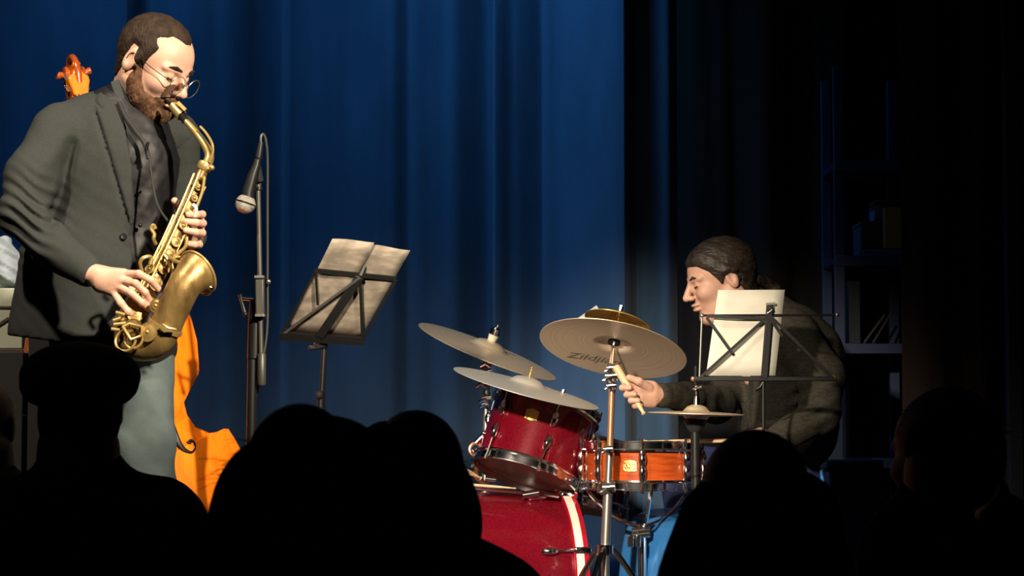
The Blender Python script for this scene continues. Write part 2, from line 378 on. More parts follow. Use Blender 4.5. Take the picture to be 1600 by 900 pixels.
def head_field(male=True, mouth_open=0., neck=None):
    F = Field(.03)
    F.ell((-.012, 0, .036), (.098, .077, .087)).ell((.035, 0, .028), (.062, .065, .066), k=.03)
    F.ell((.03, 0, -.045), (.066, .058, .072), k=.03)
    for s in (1, -1): F.cone((-.012, s*.05, -.05), (.058, s*.016, -.108), .02, .018, k=.03)
    F.ell((.072, 0, -.106), (.020, .024, .018), k=.02)
    for s in (1, -1):
        F.ell((.066, s*.042, -.028), (.028, .022, .024), k=.02)
        F.ell((.104, s*.034, -.002), (.018, .020, .013), k=.014, sign=-1)
        F.ell((.080, s*.032, -.001), (.0135, .0145, .0115), k=.003)
        F.cone((.093, s*.014, .019), (.078, s*.052, .018), .008, .007, k=.012)
    F.cone((.098, 0, .010), (.121, 0, -.033), .0075, .0115, k=.012)
    for s in (1, -1): F.ell((.108, s*.012, -.037), (.011, .008, .008), k=.006)
    F.ell((.098, 0, -.060), (.013, .026, .0065), k=.006).ell((.095, 0, -.074), (.013, .022, .007), k=.006)
    F.cone((.106, .016, -.067), (.106, -.016, -.067), .0022, .0022, k=.002, sign=-1)
    for s in (1, -1):
        a = .25; R = np.array([[math.cos(a), 0, math.sin(a)], [0, 1, 0], [-math.sin(a), 0, math.cos(a)]])
        F.ell((-.014, s*.079, -.003), (.019, .010, .033), rot=R, k=.006)
        F.ell((-.012, s*.089, .002), (.010, .007, .020), rot=R, k=.005, sign=-1)
    if neck is not None: F.cone((-.03, 0, -.05), neck, .056, .062, k=.03)
    return F
def eyes(parent, fr, white, dark, closed=True):
    for s in (1, -1):
        mb = MB(); pts = [fr@Vector((.093+.003*math.cos(t*2.4), s*(.032+.0145*t), -.0045-.0035*(1-t*t))) for t in [x/6-1 for x in range(13)]]
        mb.tube(pts, .0016, 6); mb.build('eyelash', dark, parent)
# ------------------------------------------------------------------ the setting
def slab(name, lo, hi, m):
    lo = Vector(lo); hi = Vector(hi); mb = MB().box((lo+hi)/2, hi-lo); o = mb.build(name, m); o['kind'] = 'structure'; return o
HF = -0.5
slab('floor', (-3.6, -3, HF-.1), (3.6, 4.95, HF), M['hall_floor'])
slab('stage_platform', (-3.6, 4.95, HF-.1), (3.6, 9.0, 0), M['stage'])
slab('wall_back', (-3.6, 9.0, HF-.1), (3.6, 9.1, 4.6), M['black_void'])
slab('wall_left', (-3.7, -3, HF-.1), (-3.6, 9.1, 4.6), M['black_void'])
slab('wall_right', (3.6, -3, HF-.1), (3.7, 9.1, 4.6), M['black_void'])
slab('wall_front', (-3.7, -3.1, HF-.1), (3.7, -3, 4.6), M['black_void'])
slab('ceiling', (-3.7, -3.1, 4.6), (3.7, 9.1, 4.7), M['black_void'])
def curtain(name, ctrl, Y, m, label, cat='curtain', z0=0.012, z1=3.6, seed=0, fine=.006):
    xs = [c[0] for c in ctrl]; hs = [c[1] for c in ctrl]; n = int((xs[-1]-xs[0])/4); rows = 14; mb = MB(); rings = []
    def prof(px):
        for i in range(len(xs)-1):
            if px <= xs[i+1] or i == len(xs)-2:
                t = (px-xs[i])/(xs[i+1]-xs[i]); t = max(0, min(1, t)); t = t*t*(3-2*t); return hs[i]+(hs[i+1]-hs[i])*t
    for j in range(rows+1):
        z = z0+(z1-z0)*j/rows; row = []
        for i in range(n+1):
            px = xs[0]+(xs[-1]-xs[0])*i/n; x = (px-800)/FPX*Y
            d = prof(px)*(1.15-.10*j/rows)+fine*math.sin(px*.09+seed+.3*math.sin(z*2+px*.01))+.5*fine*math.sin(px*.21+z*1.5)
            row.append((x, Y-d, z))
        rings.append(row)
    mb.quadstrip(rings, closed=False); o = mb.build(name, m); q = o.modifiers.new('thickness', 'SOLIDIFY'); q.thickness = .006
    return tag(o, label, cat)
curtain('stage_curtain', [(-420, 0), (-300, .08), (-200, 0), (-60, .06), (30, -.03), (90, .0), (195, .07), (222, -.03), (250, .02), (300, .06), (352, .05), (436, -.03), (454, .03), (612, .13), (640, .09), (700, .07), (766, -.01), (790, -.03)], 8.25, M['curtain'], 'wide left-hand panel of the blue stage curtain behind the saxophonist and microphone', fine=.002)
curtain('stage_curtain', [(771, .06), (776, .055), (800, .02), (848, -.03), (858, -.01), (972, .15), (992, .06), (1040, .03), (1080, -.10), (1110, -.16), (1180, -.18)], 8.19, M['curtain'], 'narrower right-hand panel of the blue stage curtain behind the cymbals, brightest at the top', seed=2, fine=.002)
curtain('black_drape', [(1064, -.09), (1092, .0), (1150, .0), (1200, .08), (1260, .02), (1322, .06)], 7.95, M['black_drape'], 'black side drape hanging between the blue curtain and the blue shelving')
curtain('brown_drape', [(1406, .03), (1450, .07), (1500, .01), (1530, .06), (1560, .0)], 7.3, M['brown_drape'], 'very dark brown drape hanging to the right of the blue shelving')
t = MB().box((P(1580, 300, 7.2).x, 7.2, 1.8), (.045, .05, 3.56)); o = t.build('black_post', mat('dark_grey_blue_paint', (.03, .032, .05), .7), bevel=.004); tag(o, 'slim dark grey upright post at the right edge of the stage', 'post')

# ------------------------------------------------------------------ shelving and what is on it
def shelf_unit():
    Yf, Yb = 7.6, 7.9; xl = P(1312, 500, Yf).x; xr = P(1420, 500, Yf).x
    t = thing('shelving_unit', ((xl+xr)/2, 7.75, 0), 'tall blue metal shelving unit in the dark right of the drummer', 'shelf')
    for x in (xl, xr):
        for y in (Yf, Yb): MB().box((x, y, .95), (.035, .03, 1.9)).build('upright', M['blue_metal'], t, bevel=.003)
    for py in (118+140, 406, 543, 722):
        z = P(1350, py, Yf).z
        MB().box(((xl+xr)/2, 7.75, z), (xr-xl+.03, .32, .022)).box(((xl+xr)/2, Yf-.012, z-.004), (xr-xl+.03, .012, .034)).build('shelf', M['blue_metal'], t, bevel=.002)
    return t
shelf_unit()
def carton(name, x0, x1, y0, y1, Y, d, m, label, cat='box', flaps=True):
    a = P(x0, y1, Y); b = P(x1, y0, Y); a.z = max(a.z, .003); t = thing(name, ((a.x+b.x)/2, Y+d/2, a.z), label, cat)
    MB().box(((a.x+b.x)/2, Y+d/2, (a.z+b.z)/2), (b.x-a.x, d, b.z-a.z)).build('box_body', m, t, bevel=.003)
    if flaps: MB().box(((a.x+b.x)/2, Y+d/2, b.z+.004), (b.x-a.x+.006, d+.006, .012)).build('lid', m, t, bevel=.002)
    return t
carton('cardboard_box', 1382, 1412, 324, 389, 7.60, .14, M['cardboard'], 'brown cardboard box at right end of the upper shelf', flaps=False)
carton('storage_box', 1347, 1380, 350, 400, 7.62, .2, M['grey_box'], 'dark blue grey box on the upper shelf left of the brown box')
carton('storage_box', 1348, 1412, 390, 401, 7.59, .2, M['grey_box'], 'low dark tray under the brown box on the upper shelf', flaps=False)
carton('storage_box', 1367, 1379, 325, 348, 7.64, .12, M['light_box'], 'small light blue box on top of the dark blue grey box')
carton('folder', 1368, 1408, 311, 316, 7.66, .16, M['light_box'], 'thin pale blue folder lying topmost above the shelf boxes', 'folder', flaps=False)
carton('storage_box', 1326, 1344, 438, 538, 7.64, .2, mat('grey_green_card', (.012, .016, .018), .8), 'upright grey green box file on the middle shelf', flaps=False)
o = MB().tube([P(1350, 536, 7.66), P(1382, 492, 7.70)], .004, 8).build('folded_stand_leg', M['steel']); tag(o, 'thin metal rod leaning on middle shelf, left of two', 'rod')
o = MB().tube([P(1364, 536, 7.64), P(1398, 480, 7.72)], .004, 8).build('folded_stand_leg', M['steel']); tag(o, 'thin metal rod leaning on middle shelf, right of two', 'rod')
# blue bin
def bin_():
    Y = 7.3; c = P(1330, 760, Y); r = .085; t = thing('blue_bin', (c.x, Y, 0), 'dark blue square bin standing at the foot of the shelving', 'bin'); z1 = P(0, 718, Y).z
    mb = MB(); rings = [[(c.x+sx*q, Y+sy*q, z) for sx, sy in ((-1, -1), (1, -1), (1, 1), (-1, 1))] for q, z in ((.065, .0), (.078, z1-.03))]
    mb.quadstrip(rings); mb.build('bin_body', M['blue_metal'], t, bevel=.004)
    MB().box((c.x, Y, z1-.015), (.178, .178, .03)).build('bin_lid', M['blue_metal'], t, bevel=.006)
bin_()
# pale panel behind drummer
o = MB().box((P(1298, 600, 7.45).x, 7.45, .375), (.075, .012, .73)).build('pale_board', mat('pale_blue_board', (.05, .08, .13), .7), bevel=.002); tag(o, 'narrow pale blue board leaning upright behind the drummer', 'board')

# ------------------------------------------------------------------ plastic shell chairs
def shell_chair(name, x, y, rz, ztop, m, label, wid=.44):
    t = thing(name, (x, y, 0), label, 'chair'); ct, st = math.cos(rz), math.sin(rz)
    def W(u, v, z): return Vector((x+u*ct-v*st, y+u*st+v*ct, z))
    mb = MB(); rows = []
    prof = [(.30, .22), (.290, .32), (.275, .41), (.245, .452), (.15, .455), (-.12, .43), (-.20, .46), (-.235, ztop-.06), (-.25, ztop)]
    for i, (v, z) in enumerate(prof):
        ww = wid/2*(1 if i < 6 else (.98, .92, .66)[i-6]); row = []
        for k in range(15):
            s = k/7-1; row.append(W(s*ww, v+(.04*s*s if i > 6 else 0), z+(.02*s*s if 3 < i <= 5 else 0)))
        rows.append(row)
    mb.quadstrip(rows, closed=False); o = mb.build('seat_shell', m, t); q = o.modifiers.new('thick', 'SOLIDIFY'); q.thickness = .012; q.offset = 0
    q = o.modifiers.new('sub', 'SUBSURF'); q.levels = 1; q.render_levels = 1
    for su in (-1, 1):
        for v0, v1 in ((.12, .22), (-.12, -.24)):
            MB().tube([W(su*.15, v0, .425), W(su*.21, v1, .0)], .011, 8).build('leg', M['steel'], t)
    return t
shell_chair('plastic_chair', P(1152, 800, 6.64).x, 6.64, math.pi/2+.42, P(0, 730, 6.64).z, M['blue_plastic'], 'blue moulded plastic chair with deep curved shell under the drummer', .34)

carton('dark_filler', -90, 36, 550, 1010, 5.70, .22, mat('matt_black_filler', (.014, .012, .011), .85), 'low black filler box added for the dark under the beige cabinet at the left edge', 'dark_filler', flaps=False)  # box added to fill the dark area below the cabinet
carton('dark_filler', 38, 128, 519, 1010, 5.70, .20, mat('matt_black_filler', (.012, .011, .010), .9), 'taller black filler box added to darken the gap behind the beret wearer', 'dark_filler', flaps=False)  # second added box, keeps the gap beside the jacket hem dark
# ------------------------------------------------------------------ beige cabinet and cloth at the left edge
def cabinet():
    Y = 6.5; a = P(-130, 545, Y); b = P(36, 450, Y); t = thing('beige_cabinet', ((a.x+b.x)/2, Y+.2, 0), 'low beige cabinet with dark grooves behind the saxophonist at left edge', 'cabinet')
    MB().box(((a.x+b.x)/2, Y+.2, (a.z+b.z)/2), (b.x-a.x, .4, b.z-a.z)).build('cabinet_body', M['beige'], t, bevel=.003)
    z = P(0, 480, Y).z; MB().box(((a.x+b.x)/2, Y-.001, z), (b.x-a.x, .006, .006)).build('groove', M['dark_wood'], t)
    MB().bar(P(-60, 545, Y-.002), P(14, 497, Y-.002), .008, .006).build('groove', M['dark_wood'], t)
    MB().box(((a.x+b.x)/2, Y+.2, a.z-.012), (b.x-a.x+.01, .41, .024)).build('base_rail', M['dark_wood'], t, bevel=.002)
    for x in (a.x+.03, b.x-.03):
        for y in (Y+.03, Y+.37): MB().box((x, y, (a.z-.024)/2), (.03, .03, a.z-.024)).build('leg', M['dark_wood'], t)
cabinet()
F = Field(.03); Y = 6.58
for i, (x, y, rx, rz) in enumerate(((-20, 415, .17, .06), (-5, 400, .10, .075), (8, 428, .08, .045), (-60, 395, .14, .09), (18, 438, .045, .018))):
    c = P(x, y, Y+.05); F.ell(c, (rx*.6, .09, rz*.8), k=.03)
zc = P(0, 450, 6.5).z
F.post.append(lambda F, X, Y, Z: np.maximum(F+.006*np.sin((X*1.2+Z*2.2)*70+Y*8), zc+.003-Z))
o = link('folded_cloth', vq_mesh([F.mesh(.007)]), M['cloth_pale']); tag(o, 'crumpled pale grey blue cloth piled on the beige cabinet', 'cloth')

# ------------------------------------------------------------------ double bass
def double_bass():
    O = P(212, 700, 6.2); yaw = math.radians(27)
    Wd = Vector((math.cos(yaw), math.sin(yaw), 0)); up = (P(120, 110, 6.32)-O).normalized()
    Wd = (Wd-up*Wd.dot(up)).normalized(); Nn = Wd.cross(up).normalized()
    if Nn.y > 0: Nn = -Nn
    base = O-up*.70
    t = thing('double_bass', (base.x, base.y, 0), 'orange varnished double bass upright behind the saxophonist', 'double bass')
    half = [(0, .50), (.045, .497), (.10, .475), (.16, .44), (.188, .39), (.205, .33), (.211, .27), (.206, .215), (.203, .193), (.190, .183), (.175, .165), (.152, .135), (.146, .105), (.150, .07), (.168, .035), (.205, .012), (.238, .012), (.258, .020), (.272, -.01), (.290, -.06), (.315, -.13), (.332, -.20), (.336, -.27), (.328, -.36), (.30, -.46), (.24, -.55), (.15, -.605), (.06, -.622), (0, -.625)]
    full = half+[(-u, v) for u, v in half[-2:0:-1]]
    def W(u, v, n=0): return O+Wd*u+up*v+Nn*n
    def plate(off0, arch, sgn, over):
        bm_v = []; bm_f = []; n = len(full); rings = [1.0, .96, .88, .7, .45, .2]
        cen = lambda v: 0
        for k, s in enumerate(rings):
            for (u, v) in full:
                vv = -.06+(v+.06)*s if s < .9 else v*1.0-(v+.06)*(1-s); uu = u*s
                a = off0+sgn*((0, .002, .008, .020, .030, .034)[k]*arch)
                bm_v.append(tuple(W(uu*over, vv, a)))
        for k in range(len(rings)-1):
            for j in range(n): bm_f.append((k*n+j, k*n+(j+1) % n, (k+1)*n+(j+1) % n, (k+1)*n+j))
        bm_f.append(tuple((len(rings)-1)*n+j for j in range(n)))
        q = MB(); q.v = bm_v; q.f = bm_f; return q
    o = plate(.005, 1.2, 1, 1.02).build('top_plate', M['bass_wood'], t); q = o.modifiers.new('s', 'SOLIDIFY'); q.thickness = .007
    o = plate(-.185, .8, -1, 1.02).build('back_plate', M['bass_rib'], t); q = o.modifiers.new('s', 'SOLIDIFY'); q.thickness = .006
    MB().quadstrip([[W(u, v, n) for u, v in full] for n in (0.003, -.18)], True, False).build('ribs', M['bass_rib'], t)
    MB().quadstrip([[W(u*s, v-(v+.06)*(1-s)*.6, n) for u, v in full] for s, n in ((1.02, .004), (1.035, .009), (1.02, .014), (.985, .011))], True, False).build('edge_binding', M['bass_wood'], t)
    for s in (1, -1):
        fp = [(.100, .115), (.089, .108), (.082, .100), (.085, .085), (.090, .06), (.098, .02), (.106, -.01), (.120, -.030), (.137, -.036), (.149, -.026), (.151, -.010), (.142, -.002), (.135, -.010)]
        def arch(u, v):
            q = min(1, math.hypot(u/.30, (v+.06)/.5)); return .012+.034*1.2*(1-q**2)*.88
        pts = spline([W(s*u, v, arch(u, v)) for u, v in fp], 5); n = len(pts)
        rs = [.004+.006*math.sin(math.pi*min(1, i/(n*.78)))**1.0 for i in range(n)]; rs[0] = .009; rs[-1] = .0075; rs[-2] = .0075; rs[-3] = .006; rs[1] = .007
        MB().tube(pts, rs, 8).build('f_hole', M['ebony'], t)
    MB().tube([W(0, .47, .012), W(0, 1.0, -.03)], [.026, .021], 14).build('neck', M['bass_rib'], t)
    MB().bar(W(0, .20, .095), W(0, .985, .008), .075, .014, Nn).build('fingerboard', M['ebony'], t, bevel=.003)
    MB().bar(W(0, .0, .045), W(0, .0, .14), .12, .018, up).build('bridge', M['stick'], t, bevel=.004)
    MB().bar(W(0, -.14, .08), W(0, -.50, .06), .07, .016, Nn).build('tailpiece', M['ebony'], t, bevel=.004)
    for u in (-.03, -.01, .01, .03): MB().tube([W(u*.9, -.14, .092), W(u, 0, .146), W(u*.55, .99, .02)], .0016, 6).build('string', M['steel'], t)
    ez = (O-up*.62); k = ez.z/up.z; MB().tube([ez-Nn*.08, ez-Nn*.08-up*(k-.004)], .006, 8).build('endpin', M['steel'], t)
    # pegbox and scroll, seen from the front
    for s in (-1, 1): MB().bar(W(s*.019, .985, -.028), W(s*.019, 1.065, -.038), .009, .05, Nn).build('pegbox_cheek', M['bass_rib'], t, bevel=.002)
    MB().bar(W(0, .985, -.05), W(0, 1.065, -.058), .035, .012, Nn).build('pegbox_back', M['ebony'], t)
    MB().bar(W(0, .985, -.03), W(0, .995, -.03), .05, .05, Nn).build('nut', M['bass_rib'], t, bevel=.003)
    # solid pegbox shoulder under the scroll
    bell = [( .019, .99), (.022, 1.02), (.030, 1.045), (.027, 1.062), (.016, 1.085), (.013, 1.10), (.013, 1.118), (.010, 1.124)]
    bell = [(.021, .992), (.024, 1.012), (.030, 1.032), (.029, 1.046), (.015, 1.056), (.011, 1.070), (.011, 1.088)]
    poly = [W(u, v, .010) for u, v in bell]+[W(-u, v, .010) for u, v in bell[::-1]]
    MB().prism(poly, -Nn*.035).build('pegbox_shoulder', M['bass_wood'], t, bevel=.004)
    MB().lathe([(.012, -.030), (.020, -.028), (.022, -.020), (.014, -.016), (.014, .016), (.022, .020), (.020, .028), (.012, .030)], W(0, 1.065, -.03), Wd, 22, True).build('scroll_volute', M['bass_rib'], t)
    pts = [W(0, 1.03, -.002), W(0, 1.06, .004), W(0, 1.085, .002), W(0, 1.105, -.012), W(0, 1.113, -.034), W(0, 1.10, -.055), W(0, 1.07, -.062)]
    MB().tube(spline(pts, 4), [.014-.004*min(1, i/10) for i in range(25)], 12).build('scroll', M['bass_rib'], t)
    for s, v in ((-1, 1.062), (1, 1.066), (1, 1.03), (-1, 1.03)):
        g = thing_part = MB().tube([W(s*.018, v, -.03), W(s*.033, v, -.03)], .004, 8).build('tuner_post', M['chrome'], t)
        if v > 1.05: MB().tube(spline([W(s*.028, v-.004, -.03), W(s*.036, v+.002, -.03), W(s*.044, v+.006 if s > 0 else v, -.03), W(s*.048, v+.007 if s > 0 else v+.001, -.03)], 4), [.006+.0045*min(1, i/8) for i in range(13)], 10).build('tuner_key', M['bass_rib'], g)
        MB().lathe([(.008, -.003), (.008, .003)], W(s*.026, v-.012, -.018), Nn, 12, True).build('tuner_gear', M['chrome'], g)
    # stand holding the bass
    b = thing('bass_stand', (base.x, base.y+.2, 0), 'black folding stand supporting the orange double bass from behind', 'stand')
    MB().tube([W(0, .35, -.215), Vector((W(0, 0, -.3).x, base.y+.42, .35)), Vector((base.x, base.y+.5, .35))][0:2], .011, 8).build('upright', M['black_metal'], b)
    q = Vector((W(0, 0, -.3).x, base.y+.42, .35))
    for dx, dy in ((-.25, -.15), (.25, -.15), (0, .3)): MB().tube([q, Vector((q.x+dx, q.y+dy, .01))], .010, 8).build('leg', M['black_metal'], b)
double_bass()

# ------------------------------------------------------------------ microphone on its stand
def mic():
    Y = 5.9
    t = thing('microphone_stand', (P(388, 600, Y).x, Y, 0), 'black boom microphone stand with a grey clutch and counterweight', 'microphone stand')
    bx = P(388, 700, Y).x
    MB().tube([Vector((bx, Y, .03)), P(396, 492, Y)], .013, 14).build('lower_tube', M['black_metal'], t)
    MB().tube([P(397, 560, Y), P(399, 495, Y), P(400, 470, Y)], [.018, .018, .016], 14).build('height_clutch', M['black_metal'], t)
    MB().tube([P(403, 275, Y-.02), P(406, 430, Y-.02), P(408, 556, Y-.02)], .0065, 10).build('boom_arm', M['grey_metal'], t)
    MB().bar(P(406, 431, Y-.025), P(407, 494, Y-.025), .022, .03, (0, -1, 0)).build('boom_clamp', M['grey_metal'], t, bevel=.003)
    MB().bar(P(406, 431, Y-.03), P(406, 435, Y-.03), .024, .034, (0, -1, 0)).build('clamp_band', M['steel'], t); MB().bar(P(407, 491, Y-.03), P(407, 495, Y-.03), .024, .034, (0, -1, 0)).build('clamp_band', M['steel'], t)
    MB().tube([P(408, 551, Y-.02), P(409, 554, Y-.02), P(409, 599, Y-.02), P(409, 602, Y-.02)], [.007, .011, .011, .009], 14).build('counterweight', M['grey_metal'], t)
    h = MB().tube([P(398, 468, Y-.02), P(374, 466, Y-.03)], .0045, 8).build('clamp_handle', M['chrome'], t)
    MB().tube([P(375, 460, Y-.03), P(376, 466, Y-.03), P(383, 490, Y-.03)], [.006, .004, .005], 8).build('handle_lever', M['black_metal'], h)
    MB().ball(P(383, 491, Y-.03), .0075).build('handle_knob', M['black_metal'], h)
    MB().ball(P(420, 440, Y-.01), .006).build('set_screw', M['steel'], t)
    MB().tube([P(403, 300, Y-.02), P(404, 284, Y-.02), P(403, 268, Y-.03)], [.006, .008, .008], 10).build('clip_socket', M['steel'], t)
    MB().tube([P(404, 292, Y-.02), P(404, 297, Y-.02)], .011, 12).build('clip_ring', M['black_metal'], t)
    for a in range(3):
        an = a*2.094+.5; MB().tube([Vector((bx, Y, .10)), Vector((bx+.28*math.cos(an), Y+.28*math.sin(an), .012))], .009, 8).build('leg', M['black_metal'], t)
    MB().tube([Vector((bx, Y, .02)), Vector((bx, Y, .13))], .02, 12).build('leg_hub', M['black_metal'], t)
    m = thing('microphone', P(383, 320, Y-.05), 'black handheld microphone with silver mesh ball, clipped upside down on the stand', 'microphone')
    a = P(405, 218, Y-.05); ax = [P(399, 262, Y-.05), P(391, 285, Y-.05), P(388, 306, Y-.05)]
    MB().tube([P(403, 248, Y-.05), P(401, 258, Y-.05), P(395, 275, Y-.05), P(388, 300, Y-.05), P(387, 310, Y-.05)], [.009, .0105, .014, .0165, .017], 18).build('microphone_body', M['black_metal'], m)
    d = (P(384, 318, Y-.05)-P(388, 306, Y-.05)).normalized()
    MB().lathe([(.016, -.002), (.022, .004), (.0258, .012), (.0262, .018), (.026, .022), (.0225, .032), (.014, .040), (.004, .043)], P(387, 308, Y-.05), d, 28, True).build('mesh_grille', M['mesh_steel'], m)
    MB().lathe([(.0262, .014), (.0272, .015), (.0272, .0175), (.0262, .0185)], P(387, 308, Y-.05), d, 28).build('grille_band', M['chrome'], m)
    MB().tube([P(396, 275, Y-.045), P(402, 262, Y-.04), P(406, 283, Y-.03)], [.013, .013, .010], 12).build('microphone_clip', M['rubber'], m)
    MB().tube([P(403, 250, Y-.05), P(405, 240, Y-.05), P(408, 222, Y-.05)], [.0095, .0095, .007], 12).build('plug', M['black_metal'], m)
    MB().tube([P(402, 248, Y-.05), P(403, 246, Y-.05)], .0105, 12).build('plug_ring', M['chrome'], m)
    pts = [P(407, 226, Y-.05), P(408, 213, Y-.05), P(412, 210, Y-.045), P(416, 222, Y-.04), P(418, 250, Y-.03), P(418, 330, Y-.01), P(418, 430, Y+.01), P(417, 520, Y+.02), P(404, 600, Y+.02), P(396, 680, Y+.02), Vector((bx+.05, Y+.03, .3)), Vector((bx+.06, Y+.05, .006)), Vector((bx+.5, Y+.3, .006)), Vector((bx+.2, Y+1.2, .006))]
    o = MB().tube(spline(pts, 7), .0032, 8).build('microphone_cable', M['grey_metal']); tag(o, 'thin grey cable looping over the microphone and down its stand', 'cable')
mic()

# ------------------------------------------------------------------ music stands and sheets
def music_stand_left():
    Y = 5.95; dY = -.13   # top of the desk leans away from the camera
    TL, TR, BR, BL = P(494, 421, Y+dY), P(620, 434, Y+dY), P(567, 531, Y-.03), P(440, 523, Y-.03)
    t = thing('music_stand', (P(499, 600, Y).x, Y, 0), 'black folding wire music stand with slanted desk beside the microphone stand', 'music stand')
    nrm = (TR-TL).cross(BL-TL).normalized()
    if nrm.y > 0: nrm = -nrm
    k = nrm*.006
    MB().bar(TL+k, TR+k, .012, .005, nrm).build('desk_bar', M['black_metal'], t); MB().bar(BL-(BR-BL)*.02+k, BR+(BR-BL)*.02+k, .022, .012, nrm).build('desk_ledge', M['black_metal'], t)
    for a, b in ((TL, BL), (TR, BR)): MB().bar(a+k, b+k, .007, .004, nrm).build('side_wire', M['black_metal'], t)
    top = P(572, 408, Y+dY+.01); mid = P(563, 430, Y+dY); bot = P(500, 524, Y-.035)
    MB().tube([top+k, mid+k], [.009, .008], 8).build('post_top', M['black_metal'], t)
    MB().bar(mid+k*1.4, bot+k*1.4, .022, .010, nrm).build('centre_post', M['black_metal'], t, bevel=.002)
    MB().bar(mid+k*2, P(444, 518, Y-.03)+k*2, .0065, .004, nrm).build('strut', M['steel'], t)
    MB().bar(P(494, 422, Y+dY)+k*1.5, P(497, 474, Y-.08)+k*1.5, .006, .004, nrm).build('strut', M['black_metal'], t)
    MB().bar(mid+k*1.5, BR+k*1.5, .007, .004, nrm).build('strut', M['black_metal'], t)
    MB().tube([P(497, 528, Y-.03), P(494, 538, Y-.02), P(508, 541, Y)], [.008, .008, .008], 8).build('tilt_joint', M['steel'], t)
    MB().bar(P(482, 543, Y-.02), P(511, 540, Y), .014, .014).build('tilt_lever', M['black_metal'], t, bevel=.003)
    MB().tube([P(507, 541, Y), P(503, 615, Y)], .0075, 10).build('upper_tube', M['black_metal'], t)
    MB().ball(P(499, 617, Y-.01), .012).build('height_knob', M['rubber'], t)
    bx = P(499, 640, Y).x; MB().tube([P(502, 612, Y), Vector((bx, Y, .2))], .011, 10).build('lower_tube', M['black_metal'], t)
    for a in range(3):
        an = a*2.094+1.2; MB().tube([Vector((bx, Y, .32)), Vector((bx+.25*math.cos(an), Y+.25*math.sin(an), .008))], .007, 6).build('leg', M['black_metal'], t)
    def sheet(cs, label, ds=0):
        c = [P(*q) for q in cs]; rows = []
        for j in range(9):
            v = j/8; row = []
            for i in range(7):
                u = i/6; p = c[0].lerp(c[1], u).lerp(c[3].lerp(c[2], u), v)-nrm*(.004+ds+.004*math.sin(u*5+ds*300)*(1-v)); row.append(p)
            rows.append(row)
        o = MB().quadstrip(rows, closed=False).build('music_sheet', M['paper_notes']); q = o.modifiers.new('t', 'SOLIDIFY'); q.thickness = .0006
        tag(o, label, 'sheet music')
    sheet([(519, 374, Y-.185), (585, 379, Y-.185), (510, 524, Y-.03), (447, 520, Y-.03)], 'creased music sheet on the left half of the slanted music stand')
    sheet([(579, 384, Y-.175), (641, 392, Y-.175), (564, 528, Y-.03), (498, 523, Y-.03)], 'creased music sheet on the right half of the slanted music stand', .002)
music_stand_left()
def music_stand_right():
    Y = 6.1; t = thing('music_stand', (P(1193, 700, Y).x, Y, 0), 'black folding wire music stand with upright desk in front of the drummer', 'music stand')
    q = lambda x, y, d=0: P(x, y, Y+d)
    MB().tube([q(1098, 493), q(1308, 492)], .0032, 8).build('desk_bar', M['black_metal'], t)
    MB().bar(q(1104, 494, -.004), q(1200, 498, -.006), .008, .004).build('desk_bar', M['black_metal'], t)
    MB().bar(q(1084, 592), q(1303, 592), .012, .02).build('desk_ledge', M['black_metal'], t, bevel=.002)
    MB().bar(q(1203, 474, -.006), q(1194, 592, -.006), .018, .010).build('centre_post', M['black_metal'], t, bevel=.002)
    MB().bar(q(1197, 475, -.008), q(1211, 474, -.008), .006, .008).tube([q(1199, 478, -.012), q(1207, 484, -.012), q(1199, 490, -.012)], .003, 6).build('post_clip', M['steel'], t)
    MB().tube([q(1097, 492), q(1093, 590)], .0028, 8).build('side_wire', M['steel'], t)
    MB().ball(q(1308, 492), .006).build('bar_end_cap', M['steel'], t); MB().ball(q(1097, 493), .006).build('bar_end_cap', M['steel'], t)
    for a, b in (((1200, 494), (1094, 590)), ((1204, 494), (1300, 590)), ((1104, 496), (1144, 552)), ((1246, 545), (1250, 548)), ((1205, 500), (1222, 525))):
        MB().bar(q(*a, -.010), q(*b, -.010), .0075, .003).build('strut', M['black_metal'], t)
    MB().ball(q(1303, 591), .008).build('ledge_end_cap', M['gold'], t); MB().ball(q(1083, 592), .007).build('ledge_end_cap', M['copper'], t)
    MB().tube([q(1193, 596), q(1188, 605), q(1180, 610)], .004, 8).build('tilt_screw', M['chrome'], t)
    bx = P(1193, 700, Y).x; MB().tube([q(1193, 594), q(1193, 690)], .0045, 8).build('upper_tube', M['black_metal'], t)
    MB().tube([q(1193, 690), Vector((bx, Y, .2))], .008, 8).build('lower_tube', M['black_metal'], t)
    for a in range(3):
        an = a*2.094+.3; MB().tube([Vector((bx, Y, .3)), Vector((bx+.24*math.cos(an), Y+.24*math.sin(an), .008))], .006, 6).build('leg', M['black_metal'], t)
    c = [q(1122, 453, .012), q(1226, 453, .012), q(1211, 587, .006), q(1103, 587, .006)]; rows = []
    for j in range(7): rows.append([c[0].lerp(c[1], i/6).lerp(c[3].lerp(c[2], i/6), j/6)+Vector((0, .004*math.sin(i*.9), 0)) for i in range(7)])
    o = MB().quadstrip(rows, closed=False).build('music_sheet', M['paper']); s = o.modifiers.new('t', 'SOLIDIFY'); s.thickness = .0006
    tag(o, 'bright white music sheet standing on the stand in front of the drummer', 'sheet music')
music_stand_right()

